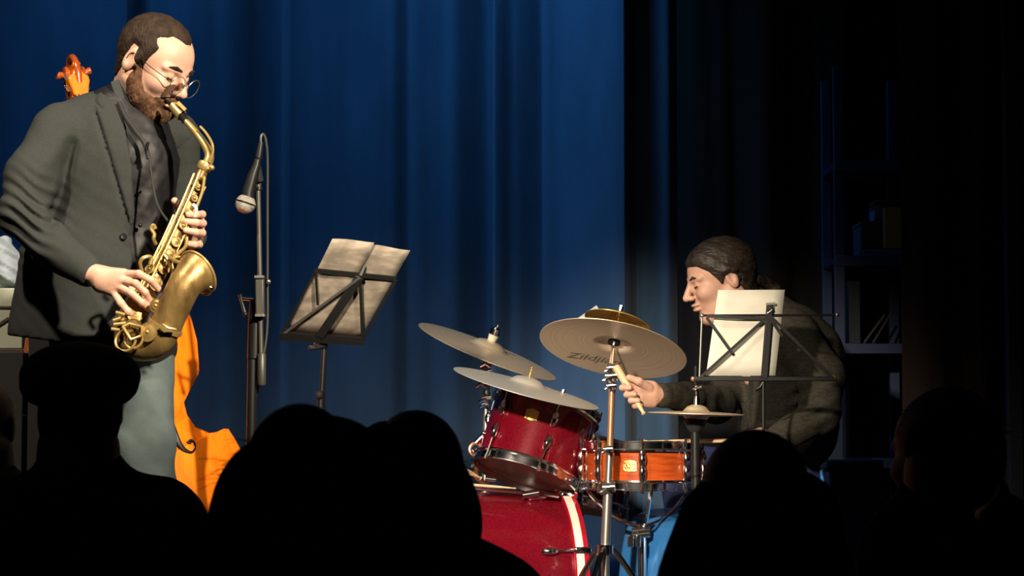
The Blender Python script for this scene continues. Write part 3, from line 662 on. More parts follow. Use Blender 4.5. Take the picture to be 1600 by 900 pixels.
# ------------------------------------------------------------------ drums
def drum(name, c, n, R, L, shell, label, cat='drum', lugs=8, lug_len=.05, hoop=M['chrome'], top=M['head_white'], bot=M['head_clear'], phase=0, badge=None, bass=False, hint=(0, 0, 1)):
    c = Vector(c); u, v, n = basis(n, hint); fr = frame_at(c, n, hint)
    t = thing(name, c-n*L/2, label, cat)
    L2 = L/2
    MB().lathe([(R-.006, -L2), (R, -L2), (R, L2), (R-.006, L2)], (0, 0, 0), (0, 0, 1), 64).build('shell', shell, t, fr)
    MB().lathe([(.001, 0), (R*.99, 0), (R*1.01, -.004)], (0, 0, L2+.004), (0, 0, 1), 64).build('top_head', top, t, fr)
    MB().lathe([(.001, 0), (R*.99, 0), (R*1.01, .004)], (0, 0, -L2-.004), (0, 0, 1), 64).build('bottom_head', bot, t, fr)
    uu, vv, nn = basis((0, 0, 1))
    for s in (1, -1):
        if not bass:
            MB().lathe([(R+.003, s*(L2-.008)), (R+.012, s*(L2-.008)), (R+.013, s*(L2-.004)), (R+.007, s*(L2+.000)), (R+.007, s*(L2+.016)), (R+.011, s*(L2+.018)), (R+.011, s*(L2+.021)), (R+.003, s*(L2+.021)), (R+.003, s*(L2-.008))], (0, 0, 0), (0, 0, 1), 64).build('hoop', hoop, t, fr)
        else:
            h = MB().lathe([(R+.002, s*(L2-.012)), (R+.016, s*(L2-.012)), (R+.017, s*(L2+.028)), (R+.002, s*(L2+.03)), (R+.002, s*(L2-.012))], (0, 0, 0), (0, 0, 1), 72).build('hoop', M['hoop_red'], t, fr)
            MB().lathe([(R+.0165, s*(L2-.008)), (R+.0188, s*(L2-.007)), (R+.0188, s*(L2+.014)), (R+.0165, s*(L2+.015))], (0, 0, 0), (0, 0, 1), 72).build('hoop_inlay', M['hoop_white'], h, fr)
    for i in range(lugs):
        a = phase+2*math.pi*i/lugs; d = Vector((math.cos(a), math.sin(a), 0))
        for s in (1, -1):
            zc = s*(L2-.018-lug_len/2-(0.02 if not bass else .04)); q = MB()
            p = [d*(R+.004)+Vector((0, 0, zc-s*lug_len*.5)), d*(R+.010)+Vector((0, 0, zc-s*lug_len*.2)), d*(R+.012)+Vector((0, 0, zc+s*lug_len*.15)), d*(R+.008)+Vector((0, 0, zc+s*lug_len*.5))]
            lo = q.tube(spline(p, 3), [.003, .0065, .0085, .0095, .0105, .011, .0105, .009, .0075, .005][:10], 10).build('lug', M['chrome'], t, fr)
            rr = R+(.012 if not bass else .022)
            MB().tube([d*(R+.010)+Vector((0, 0, zc)), d*rr+Vector((0, 0, s*(L2+(.022 if not bass else .03))))], .0028 if not bass else .004, 6).tube([d*rr+Vector((0, 0, s*(L2+.014))), d*rr+Vector((0, 0, s*(L2+.028)))], .005, 6).build('tension_rod', M['chrome'], lo, fr)
            if bass: MB().box(d*(R+.016)+Vector((0, 0, s*(L2+.012))), (.02, .02, .05)).build('claw_hook', M['chrome'], lo, fr, bevel=.004)
    if badge is not None:
        a, zb = badge; rings = []
        b = MB(); k = 9
        for r_, zz in ((R+.001, -.019), (R+.0035, -.017), (R+.0035, .017), (R+.001, .019)):
            rings.append([Vector((r_*math.cos(a+(j/(k-1)-.5)*.24*(.152/R)), r_*math.sin(a+(j/(k-1)-.5)*.24*(.152/R)), zb+zz*(1-.25*abs(j/(k-1)-.5)*2))) for j in range(k)])
        b.quadstrip(rings, closed=False); b.build('badge', M['gold'], t, fr)
    return t, fr
def local_angle(fr, world_dir):
    d = fr.to_3x3().inverted()@Vector(world_dir); return math.atan2(d.y, d.x)
# rack tom
cT = P(838, 688, 6.6); nT = Vector((.30, .25, .92)).normalized()
frT = frame_at(cT, nT); aT = local_angle(frT, (-.12, -1, 0))
tom, _ = drum('rack_tom', cT, nT, .148, .19, M['red_shell'], 'red sparkle rack tom with gold badge and chrome lugs, tilted towards the drummer', lugs=6, lug_len=.045, phase=aT+.30, badge=(aT-.12, .028))
# bass drum
nB = Vector((math.cos(.26), math.sin(.26), 0)); endc = P(866, 912, 6.72); endc.z = .268; cB = endc-nB*.20
drum('bass_drum', cB, nB, .25, .40, M['red_shell'], 'large red bass drum on its side with white striped hoop', lugs=8, lug_len=.05, bass=True, phase=local_angle(frame_at(cB, nB), (0, -1, .35)), top=M['head_white'], bot=M['head_white'])
# bass drum spur + tom mount
# second tom and snare
cS2 = P(918, 742, 6.98); drum('small_tom', cS2, Vector((.18, .12, .97)), .13, .17, M['red_shell'], 'dark red tom in shadow between the rack tom and the amber snare', lugs=6, lug_len=.04, phase=.4)
o = MB().tube([cS2+Vector((0, .05, -.09)), Vector((cS2.x, cS2.y+.06, .50))], .011, 8).build('tom_post', M['chrome']); tag(o, 'chrome post carrying the shadowed dark red tom', 'post')
cS = P(1003, 727, 6.5); aS = local_angle(frame_at(cS, (0, .0, 1)), (0, -1, 0))
drum('snare_drum', cS, (0, .0, 1), .160, .095, M['wood_shell'], 'amber red wooden snare drum with chrome hoops and gold badge', lugs=8, lug_len=.06, phase=aS-.05+math.pi/8*0, badge=(aS-.26, 0))
def snare_stand():
    t = thing('snare_stand', (cS.x, cS.y, 0), 'chrome snare drum stand with basket arms and tripod feet', 'stand')
    z0 = cS.z-.075
    for a in (0.6, 2.7, 4.8):
        d = Vector((math.cos(a), math.sin(a), 0)); MB().tube(spline([Vector((cS.x, cS.y, z0-.10)), Vector((cS.x, cS.y, z0-.07))+d*.09, Vector((cS.x, cS.y, z0))+d*.165, Vector((cS.x, cS.y, z0+.028))+d*.180], 4), .006, 8).build('basket_arm', M['chrome'], t)
        MB().tube([Vector((cS.x, cS.y, .26)), Vector((cS.x, cS.y, .012))+d*.25], .008, 8).build('leg', M['chrome'], t)
        MB().tube([Vector((cS.x, cS.y, .05)), Vector((cS.x, cS.y, .03))+d*.21], .005, 8).build('leg_brace', M['chrome'], t)
    MB().tube([Vector((cS.x, cS.y, .04)), Vector((cS.x, cS.y, z0-.09))], .0125, 12).build('tube', M['chrome'], t)
    for z in (z0-.11, .40): MB().tube([Vector((cS.x-.03, cS.y-.02, z)), Vector((cS.x+.02, cS.y-.02, z+.005))], .011, 10).build('clamp', M['chrome'], t)
    MB().box(P(985, 845, 6.42), (.018, .02, .034)).build('hinge_block', M['chrome'], t, bevel=.003); MB().box(P(997, 845, 6.42), (.014, .02, .034)).build('hinge_block', M['chrome'], t, bevel=.003)
snare_stand()
# ------------------------------------------------------------------ cymbals
def cymbal(name, c, n, R, m, label, bellr=.24, bellh=.10, bow=.045, m2=None, hint=(0, 0, 1)):
    t = thing(name, c, label, 'cymbal'); fr = frame_at(c, n, hint); br = R*bellr; bh = R*bellh
    prof = [(.006, bh), (br*.35, bh*.95), (br*.7, bh*.72), (br*.92, bh*.30), (br*1.06, .0)]
    for k in range(1, 12): 
        q = k/11; prof.append((br*1.06+(R-br*1.06)*q, -bow*R*q*q-.25*bow*R*q))
    under = [(r, h-.0018) for r, h in prof[::-1]]
    me = MB().lathe(prof+under+[prof[0]], (0, 0, 0), (0, 0, 1), 96).mesh(); o = bpy.data.objects.new('cymbal_disc', me); C.objects.link(o); me.materials.append(m); me.shade_smooth()
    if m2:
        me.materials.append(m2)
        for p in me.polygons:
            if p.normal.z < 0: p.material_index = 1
    me.set_sharp_from_angle(angle=math.radians(60))
    o.parent = t; f2 = fr.copy(); f2.translation = (0, 0, 0); o.matrix_local = f2
    return t, fr
def hardware(t, fr, up=.03, felt=True, wing=True, R=.008):
    MB().tube([(0, 0, -.03), (0, 0, up+.035)], .0035, 8).build('tilter_rod', M['chrome'], t, fr)
    MB().tube([(0, 0, up*.45), (0, 0, up*.45+.012)], .012, 14).build('felt_washer', M['head_white'], t, fr)
    if wing: MB().tube([(0, 0, up+.002), (0, 0, up+.018)], .007, 10).tube([(-.016, 0, up+.022), (-.006, 0, up+.010), (.006, 0, up+.010), (.016, 0, up+.022)], .0035, 8).build('wing_nut', M['chrome'], t, fr)
nC = Vector((math.sin(math.radians(22)), -.155, math.cos(math.radians(22)))).normalized()
tc, fc = cymbal('crash_cymbal', P(764, 543, 7.02), nC, .225, M['cymbal'], 'upper left crash cymbal, pale gold and steeply tilted with a felt and nut on top')
MB().tube([(0, 0, .01), (0, 0, .075)], .0035, 8).build('tilter_rod', M['chrome'], tc, fc)
MB().tube([(0, 0, .020), (0, 0, .042)], [.013, .016], 16).build('felt_washer', mat('pale_felt', (.55, .53, .42), .95), tc, fc)
MB().tube([(0, 0, .042), (0, 0, .060)], [.017, .017], 16).tube([(0, 0, .060), (0, 0, .066)], [.012, .010], 12).build('sleeve_nut', M['chrome'], tc, fc)
nL = Vector((math.sin(math.radians(15.5)), -.115, math.cos(math.radians(15.5)))).normalized()
tl, fl = cymbal('flat_cymbal', P(824, 600, 6.40), nL, .209, M['cymbal_silver'], 'lower left silvery cymbal hanging over the top of the red rack tom')
MB().tube([(0, 0, .01), (0, 0, .05)], .0028, 8).build('tilter_rod', M['gold'], tl, fl)
nR = Vector((math.sin(math.radians(11)), .315, math.cos(math.radians(11))*.94)).normalized()
tr, fR = cymbal('ride_cymbal', P(959, 538, 6.38), nR, .2065, M['cymbal'], 'large ride cymbal seen from below with handwritten style lettering on its underside', m2=M['cymbal_under'], bellr=.23, bellh=.12, bow=.05)
# lettering on the underside
def lettering(parent, fr, text, size, ang0, rad, m, bowR):
    cu = bpy.data.curves.new('lettering', 'FONT'); cu.body = text; cu.size = size; cu.shear = .3; cu.extrude = .0003; cu.offset = .0006; cu.align_x = 'CENTER'
    tmp = bpy.data.objects.new('tmp', cu); C.objects.link(tmp); bpy.context.view_layer.update()
    me = bpy.data.meshes.new_from_object(tmp.evaluated_get(bpy.context.evaluated_depsgraph_get())); bpy.data.objects.remove(tmp)
    inv = fr.to_3x3().inverted(); right = inv@Vector((1, 0, 0)); right.z = 0; right.normalize(); dn = Vector((0, 0, -1)); upv = dn.cross(right)
    me.materials.clear()
    for v in me.vertices:
        p = right*(v.co.x+ang0)+upv*(v.co.y+rad); r = math.hypot(p.x, p.y); q = max(0, (r-.053)/(bowR-.053)); 
        p.z = -.05*bowR*q*q-.25*.05*bowR*q-.0022-v.co.z; v.co = p
    o = link('lettering', me, m, parent, fr, False); return o
lettering(tr, fR, 'Zildjian', .052, -.052, -.135, mat('dark_ink', (.12, .09, .07), .7), .209)
MB().tube([(0, 0, -.06), (0, 0, .08)], .0038, 8).build('tilter_rod', M['chrome'], tr, fR); MB().tube([(0, 0, .002), (0, 0, .010)], .018, 16).build('felt_washer', M['ebony'], tr, fR)
nG = (nR+Vector((.06, -.05, .03))).normalized()
tg, fg = cymbal('splash_cymbal', fR@Vector((0.0, .0, .086)), nG, .094, M['cymbal_gold'], 'small golden splash cymbal stacked above the large ride', bellr=.3, bow=.16)
MB().tube([(0, 0, .0), (0, 0, .03)], .006, 8).build('cymbal_nut', M['chrome'], tg, fg)
o = MB().prism([P(903, 497, 6.62), P(932, 477, 6.62), P(938, 486, 6.62), P(940, 500, 6.62)], (0, .003, 0)).build('paper_card', mat('translucent_grey_card', (.32, .32, .34), .5)); tag(o, 'small grey card corner standing up behind the ride cymbal', 'card')
nH = Vector((.03, -.015, 1)).normalized()
th, fh = cymbal('hi_hat_cymbal', P(1088, 643, 6.25), nH, .135, M['cymbal'], 'upper hi-hat cymbal, closed horizontally in front of the sweater', bellr=.26, bellh=.14, bow=.03)
MB().tube([(0, 0, .012), (0, 0, .04)], [.012, .009], 12).tube([(0, 0, .04), (0, 0, .055)], .006, 10).build('clutch', M['chrome'], th, fh)
t2, f2_ = cymbal('hi_hat_cymbal', P(1088, 647, 6.25)-Vector((0, 0, .005)), Vector((-nH.x, -nH.y, -nH.z)), .134, M['cymbal_under'], 'lower hi-hat cymbal, turned bowl down beneath its partner', bellr=.26, bellh=.14, bow=.03)
# hi-hat stand
def hihat_stand():
    c = P(1087, 650, 6.25); t = thing('hi_hat_stand', (c.x, 6.25, 0), 'black tube hi-hat stand under the closed cymbals', 'stand')
    MB().tube([c+Vector((0, 0, .135)), c-Vector((0, 0, .05))], .0028, 8).build('pull_rod', M['chrome'], t)
    MB().tube([P(1088, 612, 6.25), P(1088, 598, 6.25)], .006, 8).tube([P(1082, 607, 6.24), P(1096, 604, 6.24)], .004, 8).build('rod_clamp', M['chrome'], t)
    MB().tube([P(1086, 657, 6.25), P(1086, 664, 6.25), P(1085, 675, 6.25)], [.032, .028, .014], 16).build('cymbal_seat', M['rubber'], t)
    MB().tube([P(1086, 670, 6.25), Vector((c.x, 6.25, .35))], .0125, 12).build('upper_tube', M['black_metal'], t)
    MB().tube([Vector((c.x, 6.25, .36)), Vector((c.x, 6.25, .03))], .016, 12).build('lower_tube', M['chrome'], t)
    for a in range(3):
        an = a*2.094+.9; MB().tube([Vector((c.x, 6.25, .25)), Vector((c.x+.25*math.cos(an), 6.25+.25*math.sin(an), .012))], .008, 8).build('leg', M['chrome'], t)
    MB().box((c.x-.02, 6.1, .03), (.09, .26, .015)).build('pedal', M['steel'], t)
hihat_stand()
# cymbal stands
def joint(t, c, s=1.):
    c = Vector(c)
    MB().tube([c+Vector((-.012, 0, 0))*s, c+Vector((.014, -.004, .002))*s], .012*s, 12).build('tilter_gear', M['chrome'], t)
    MB().tube([c+Vector((-.02, -.01, -.012))*s, c+Vector((-.006, -.014, -.005))*s, c+Vector((.008, -.012, -.014))*s], .005*s, 8).build('wing_screw', M['chrome'], t)
def cymbal_stand(name, pts, rad, joints, label, Y, feet=True, mats=None):
    q = [P(x, y, Y) for x, y in pts]; base = q[-1].copy(); base.z = 0
    t = thing(name, base, label, 'cymbal stand')
    for i in range(len(q)-1): MB().tube([q[i], q[i+1]], rad[i], 12).build('tube', (mats or [M['steel']]*9)[i], t)
    for j in joints: joint(t, P(j[0], j[1], Y-.01), j[2])
    if feet:
        hub = P(pts[-1][0], pts[-1][1], Y)
        MB().tube([hub+Vector((0, 0, .012)), hub-Vector((0, 0, .012))], .022, 14).build('tripod_collar', M['chrome'], t)
        MB().tube([hub, Vector((hub.x, hub.y, .05))], .011, 12).build('inner_tube', M['steel'], t)
        for an in (.4, 2.45, 4.3, ):
            d = Vector((math.cos(an), math.sin(an), 0)); f = Vector((hub.x, hub.y, .012))+d*.28
            l = MB().tube(spline([hub+d*.02, hub+d*.07-Vector((0, 0, .06)), f], 5), .0085, 8).build('leg', M['chrome'], t); MB().ball(f, .014).build('rubber_foot', M['rubber'], l)
            MB().tube([Vector((hub.x, hub.y, .06))+d*.01, hub.lerp(f, .62)], .006, 8).build('leg_brace', M['chrome'], t)
    return t
cymbal_stand('cymbal_stand', [(959, 545), (956, 575), (956, 612), (953, 700), (950, 765), (946, 858)], [.005, .010, .009, .010, .013, ], [(956, 575, 1.0), (955, 588, 1.2), (955, 603, .9), (951, 762, 1.2), (950, 702, .9)], 'steel cymbal stand with tripod rising to the large ride cymbal', 6.28, mats=[M['copper'], M['chrome'], M['copper'], M['steel'], M['steel']])
cymbal_stand('cymbal_stand', [(763, 552), (762, 575), (760, 612), (759, 680), (757, 880)], [.006, .010, .011, .012], [(762, 566, 1.1), (760, 578, 1.2), (755, 598, 1.1), (760, 622, 1.1), (758, 632, .8)], 'steel cymbal stand behind the rack tom holding the upper left crash', 7.05, mats=[M['copper'], M['steel'], M['steel'], M['steel']])
o = MB().tube([P(824, 604, 6.46), P(830, 612, 6.9), P(832, 700, 7.08), Vector((P(832, 700, 7.08).x, 7.08, .02))], .007, 8).build('cymbal_rod', M['steel']); tag(o, 'thin steel rod running down behind the rack tom from the lower left cymbal', 'rod')
def tom_mount():
    t = thing('tom_mount', P(745, 700, 6.62), 'copper toned ring bracket and arm at the left side of the rack tom', 'bracket')
    MB().torus(P(743, 702, 6.6), (.2, -1, .1), .017, .005).build('ring', M['copper'], t)
    MB().tube([P(765, 676, 6.6), P(752, 684, 6.6), P(744, 692, 6.6)], [.007, .008, .009], 10).build('arm', M['chrome'], t)
    MB().tube([P(742, 716, 6.62), P(744, 745, 6.66), P(758, 757, 6.7)], .008, 10).build('lower_arm', M['copper'], t)
    for x, y in ((740, 706), (752, 705), (756, 677), (767, 660)): MB().ball(P(x, y, 6.58), .0075).build('screw', M['chrome'], t)
tom_mount()
def bd_mount():
    t = thing('drum_clamp', P(832, 772, 6.62), 'chrome clamp and cross rods between the rack tom and bass drum', 'clamp')
    MB().tube([P(735, 762, 6.6), P(815, 770, 6.6)], .006, 8).build('rod', M['chrome'], t)
    MB().tube([P(758, 748, 6.62), P(775, 750, 6.62)], .010, 10).build('screw', M['chrome'], t)
    MB().tube([P(817, 774, 6.58), P(842, 770, 6.58)], .011, 12).build('clamp_body', M['chrome'], t, ); MB().box(P(832, 779, 6.62), (.06, .05, .02)).build('clamp_plate', M['black_metal'], t, bevel=.004)
    MB().tube([P(850, 772, 6.56), P(872, 776, 6.58)], .006, 8).build('hook', M['chrome'], t)
bd_mount()
def bass_pedal():
    t = thing('bass_drum_pedal', P(925, 900, 6.6), 'chrome bass drum pedal with felt beater right of the bass drum', 'pedal')
    x = P(955, 880, 6.72).x
    MB().box((x, 6.72, .03), (.26, .08, .012)).build('footboard', M['steel'], t, bevel=.003)
    for dy in (-.05, .05): MB().tube([Vector((x-.10, 6.72+dy, .02)), Vector((x-.10, 6.72+dy, .24))], .008, 8).build('post', M['steel'], t)
    MB().tube([Vector((x-.10, 6.66, .24)), Vector((x-.10, 6.78, .24))], .006, 8).build('axle', M['chrome'], t)
    MB().tube([Vector((x-.10, 6.72, .24)), Vector((x-.13, 6.72, .42))], .004, 8).build('beater_shaft', M['chrome'], t)
    MB().ball(Vector((x-.132, 6.72, .43)), (.025, .02, .025)).build('beater', M['head_white'], t)
bass_pedal()
def stick(a, b, label, r=.0075, grp=None):
    a = Vector(a); b = Vector(b); d = b-a; ps = [a+d*k for k in (0, .02, .6, .85, .95, .965, .98, 1)]
    o = MB().tube(ps, [r*.6, r, r, r*.6, r*.4, r*.6, r*.7, r*.3], 12).build('drumstick', M['stick']); return tag(o, label, 'drumstick')
stick(P(962, 572, 6.24), P(1007, 648, 6.17), 'wooden drumstick gripped in the drummer\'s raised hand beside the ride cymbal', .0105)
stick(P(1185, 688, 6.30), P(1004, 690, 6.46), 'pale drumstick held low across the top of the snare drum', .006)
stick(P(700, 722, 6.5), P(752, 748, 6.56), 'short pale stick end left of the rack tom above the bass drum', .008)
stick(P(728, 757, 6.52), P(806, 763, 6.52), 'thin pale stick lying level just above the bass drum', .004)
# ------------------------------------------------------------------ saxophone
def saxophone():
    t = thing('alto_saxophone', P(225, 548, 5.1), 'aged brass alto saxophone held across the standing man\'s chest', 'saxophone')
    B = M['brass']; BB = M['brass_bright']
    nk = spline([P(288, 187, 5.30), P(300, 200, 5.29), P(312, 215, 5.27), P(322, 230, 5.26), P(327, 242, 5.255), P(325, 253, 5.25), P(318, 264, 5.25)], 5)
    n = len(nk); MB().tube(nk, [.0065+.0065*i/(n-1) for i in range(n)], 16).build('neck', BB, t)
    MB().tube([P(280, 175, 5.305), P(290, 190, 5.30)], [.0085, .0085], 14).build('neck_cork', M['ebonite'], t)
    MB().tube([P(262, 157, 5.335), P(268, 163, 5.325), P(285, 182, 5.305)], [.003, .008, .0115], 14).build('mouthpiece', M['ebonite'], t)
    lg = MB().tube([P(270, 165, 5.32), P(284, 181, 5.305)], [.0112, .0132], 18).build('ligature', BB, t)
    MB().bar(P(278, 160, 5.30), P(290, 172, 5.29), .008, .005).build('ligature_screw', BB, lg)
    MB().tube(spline([P(313, 198, 5.255), P(322, 208, 5.245), P(331, 224, 5.235), P(332, 240, 5.235), P(327, 254, 5.235)], 5), .0035, 8).build('octave_key', BB, t)
    MB().lathe([(.0155, -.006), (.017, -.002), (.017, .010), (.0145, .014)], P(319, 262, 5.25), P(319, 262, 5.25)-P(312, 280, 5.25), 20, True).build('neck_receiver', BB, t)
    k = MB().tube([P(322, 264, 5.24), P(332, 263, 5.235)], .004, 8).build('neck_screw', BB, t); MB().ball(P(331, 262, 5.235), .0065).build('screw_head', BB, k)
    # body tube
    bp = [P(317, 266, 5.25), P(297, 314, 5.22), P(270, 375, 5.18), P(243, 430, 5.15), P(218, 480, 5.13), P(206, 506, 5.12)]
    def body(s): s = max(0, min(.9999, s))*(len(bp)-1); i = int(s); return bp[i].lerp(bp[i+1], s-i)
    br = lambda s: .0125+.0165*s
    MB().tube([body(i/20) for i in range(21)], [br(i/20) for i in range(21)], 22).build('body_tube', B, t)
    bw = spline([P(207, 503, 5.12), P(200, 520, 5.115), P(203, 535, 5.11), P(217, 541, 5.10), P(235, 539, 5.09), P(249, 528, 5.08), P(258, 511, 5.075)], 5)
    n = len(bw); MB().tube(bw, [.029+.0075*i/(n-1) for i in range(n)], 24).build('bow', B, t)
    for q in (0, n-1):
        d = (bw[min(q+1, n-1)]-bw[max(q-1, 0)]).normalized(); r = .029+.0075*q/(n-1)
        MB().lathe([(r-.001, -.005), (r+.0035, -.005), (r+.0035, .005), (r-.001, .005)], bw[q], d, 28).build('bow_band', BB, t)
    bl = spline([P(257, 513, 5.075), P(268, 488, 5.07), P(279, 465, 5.065), P(288, 447, 5.068), P(296, 437, 5.076), P(303, 430.5, 5.086), P(309, 426.5, 5.094)], 5)
    n = len(bl); rs = [.0365, .0362, .0362, .037, .0395, .0455, .053]; rad = [rs[min(6, i//5)]+(rs[min(6, i//5+1)]-rs[min(6, i//5)])*(i % 5)/5 for i in range(n)]
    u = MB(); pts = bl+[p for p in bl[::-1]][:22]; u.tube(pts, rad+[r-.0015 for r in rad[::-1]][:22], 36, False).build('bell', B, t)
    d = (bl[-1]-bl[-3]).normalized(); MB().torus(bl[-1], d, .053, .0028, 40, 8).build('bell_rim', BB, t)
    g = MB().ball(P(330, 450, 5.06), .006).build('bell_clip', M['chrome'], t)
    # frame for things on the body: a = along, s = to the picture's left, f = towards camera
    def fr(s): 
        a = (body(s+.02)-body(s-.02)).normalized(); f = Vector((.10, -1, -.05)); f = (f-a*f.dot(a)).normalized(); return a, f.cross(a).normalized(), f
    def onb(s, side, front):
        a, l, f = fr(s); return body(s)+l*side+f*front
    rods = [(.014, .020, .06, .84, .0026), (.003, .026, .05, .74, .0026), (-.020, .010, .10, .55, .0022), (.020, .010, .30, .92, .0024)]
    sg = 1 if fr(.5)[1].x < 0 else -1
    for (sd, fo, a, b, r) in rods:
        o = MB().tube([onb(a+(b-a)*i/10, -sg*sd*-1, fo+.006*(a+(b-a)*i/10)) for i in range(11)], r, 8).build('key_rod', BB, t)
        for k in range(4):
            s = a+(b-a)*(k+.3)/4; MB().tube([onb(s, sg*sd, fo+.006*s), onb(s, sg*sd*.7, br(s)*.8)], .0028, 6).build('rod_post', BB, o)
    cups = [(.13, -.012, .008), (.20, -.014, .0085), (.27, -.012, .009), (.34, -.014, .010), (.42, -.015, .012), (.49, -.016, .013), (.57, -.016, .0145), (.60, .024, .012), (.66, -.014, .016), (.74, -.012, .017), (.80, .020, .015), (.83, -.010, .018), (.92, .0, .019)]
    for s, sd, r in cups:
        a, l, f = fr(s); nn = (f+l*sg*(sd*25)).normalized(); c = body(s)+nn*(br(s)+.006)
        o = MB().lathe([(.001, .004), (r*.35, .0045), (r*.6, .003), (r, .0035), (r*1.02, .000), (r*.9, -.004), (.001, -.004)], c, nn, 20).build('key_cup', B, t)
        MB().ball(c+nn*.004, .0028).build('cup_stud', BB, o)
        MB().tube([c+nn*.003, c+nn*.005+l*sg*(-sd*.8)], .002, 6).build('cup_arm', BB, o)
    # palm and side keys (picture left), curled thumb hook, guards
    MB().tube(spline([P(243, 381, 5.13), P(240, 374, 5.12), P(241, 366, 5.12), P(236, 357, 5.12), P(240, 352, 5.12), P(243, 358, 5.12)], 5), .0045, 8).build('side_key_lever', BB, t)
    MB().tube(spline([P(222, 425, 5.12), P(219, 410, 5.11), P(226, 402, 5.11), P(236, 402, 5.12), P(234, 413, 5.12)], 5), .0045, 8).build('key_guard', BB, t)
    MB().tube(spline([P(315, 280, 5.22), P(319, 279, 5.21), P(316, 300, 5.20), P(308, 322, 5.19)], 5), [.005]*6+[.0035]*10, 8).build('palm_key', BB, t)
    MB().tube(spline([P(304, 338, 5.19), P(306, 325, 5.18), P(301, 320, 5.18)], 5), .005, 8).build('pearl_touch', M['pearl'], t)
    for a in ([(292, 370), (290, 385), (280, 395), (272, 402)], [(268, 420), (262, 405), (256, 398)], [(284, 403), (275, 402), (268, 410), (270, 424), (266, 440), (258, 462)]):
        MB().tube(spline([P(x, y, 5.11) for x, y in a], 5), .0038, 8).build('key_lever', BB, t)
    MB().tube(spline([P(258, 397, 5.13), P(272, 407, 5.09), P(285, 412, 5.07)], 4), .0045, 8).build('bell_brace', BB, t)
    # low key cluster on the bow and left side
    for x, y, r, Y in ((232, 519, .0215, 5.045), (208, 512, .020, 5.065), (245, 478, .016, 5.06), (188, 500, .012, 5.085)):
        nn = Vector((-.25, -1, .1)).normalized(); o = MB().lathe([(.001, .006), (r*.5, .007), (r*.75, .004), (r, .004), (r*1.03, 0), (r*.9, -.006), (.001, -.006)], P(x, y, Y), nn, 24).build('key_cup', B, t); MB().ball(P(x, y, Y)+nn*.006, .004).build('cup_stud', BB, o)
    for x, y, R in ((196, 532, .024), (209, 530, .021)):
        MB().torus(P(x, y, 5.05), (-.3, -1, .2), R, .0032, 20, 8, math.radians(100), math.radians(370)).build('key_guard', BB, t)
    MB().tube([P(192, 511, 5.05), P(203, 506, 5.05), P(222, 511, 5.04), P(221, 525, 5.04), P(205, 531, 5.04), P(192, 511, 5.05)], .004, 8).build('key_guard', BB, t)
    for a, b in (((177, 501), (189, 497)), ((174, 514), (187, 516)), ((181, 488), (195, 492)), ((178, 507), (200, 505))):
        MB().tube([P(*a, 5.07), P(*b, 5.07)], .004, 8).build('table_key', BB, t)
    MB().tube([P(254, 507, 5.02), P(262, 512, 5.018), P(275, 515, 5.03)], .003, 8).build('body_ring', BB, t)
    return t
saxophone()

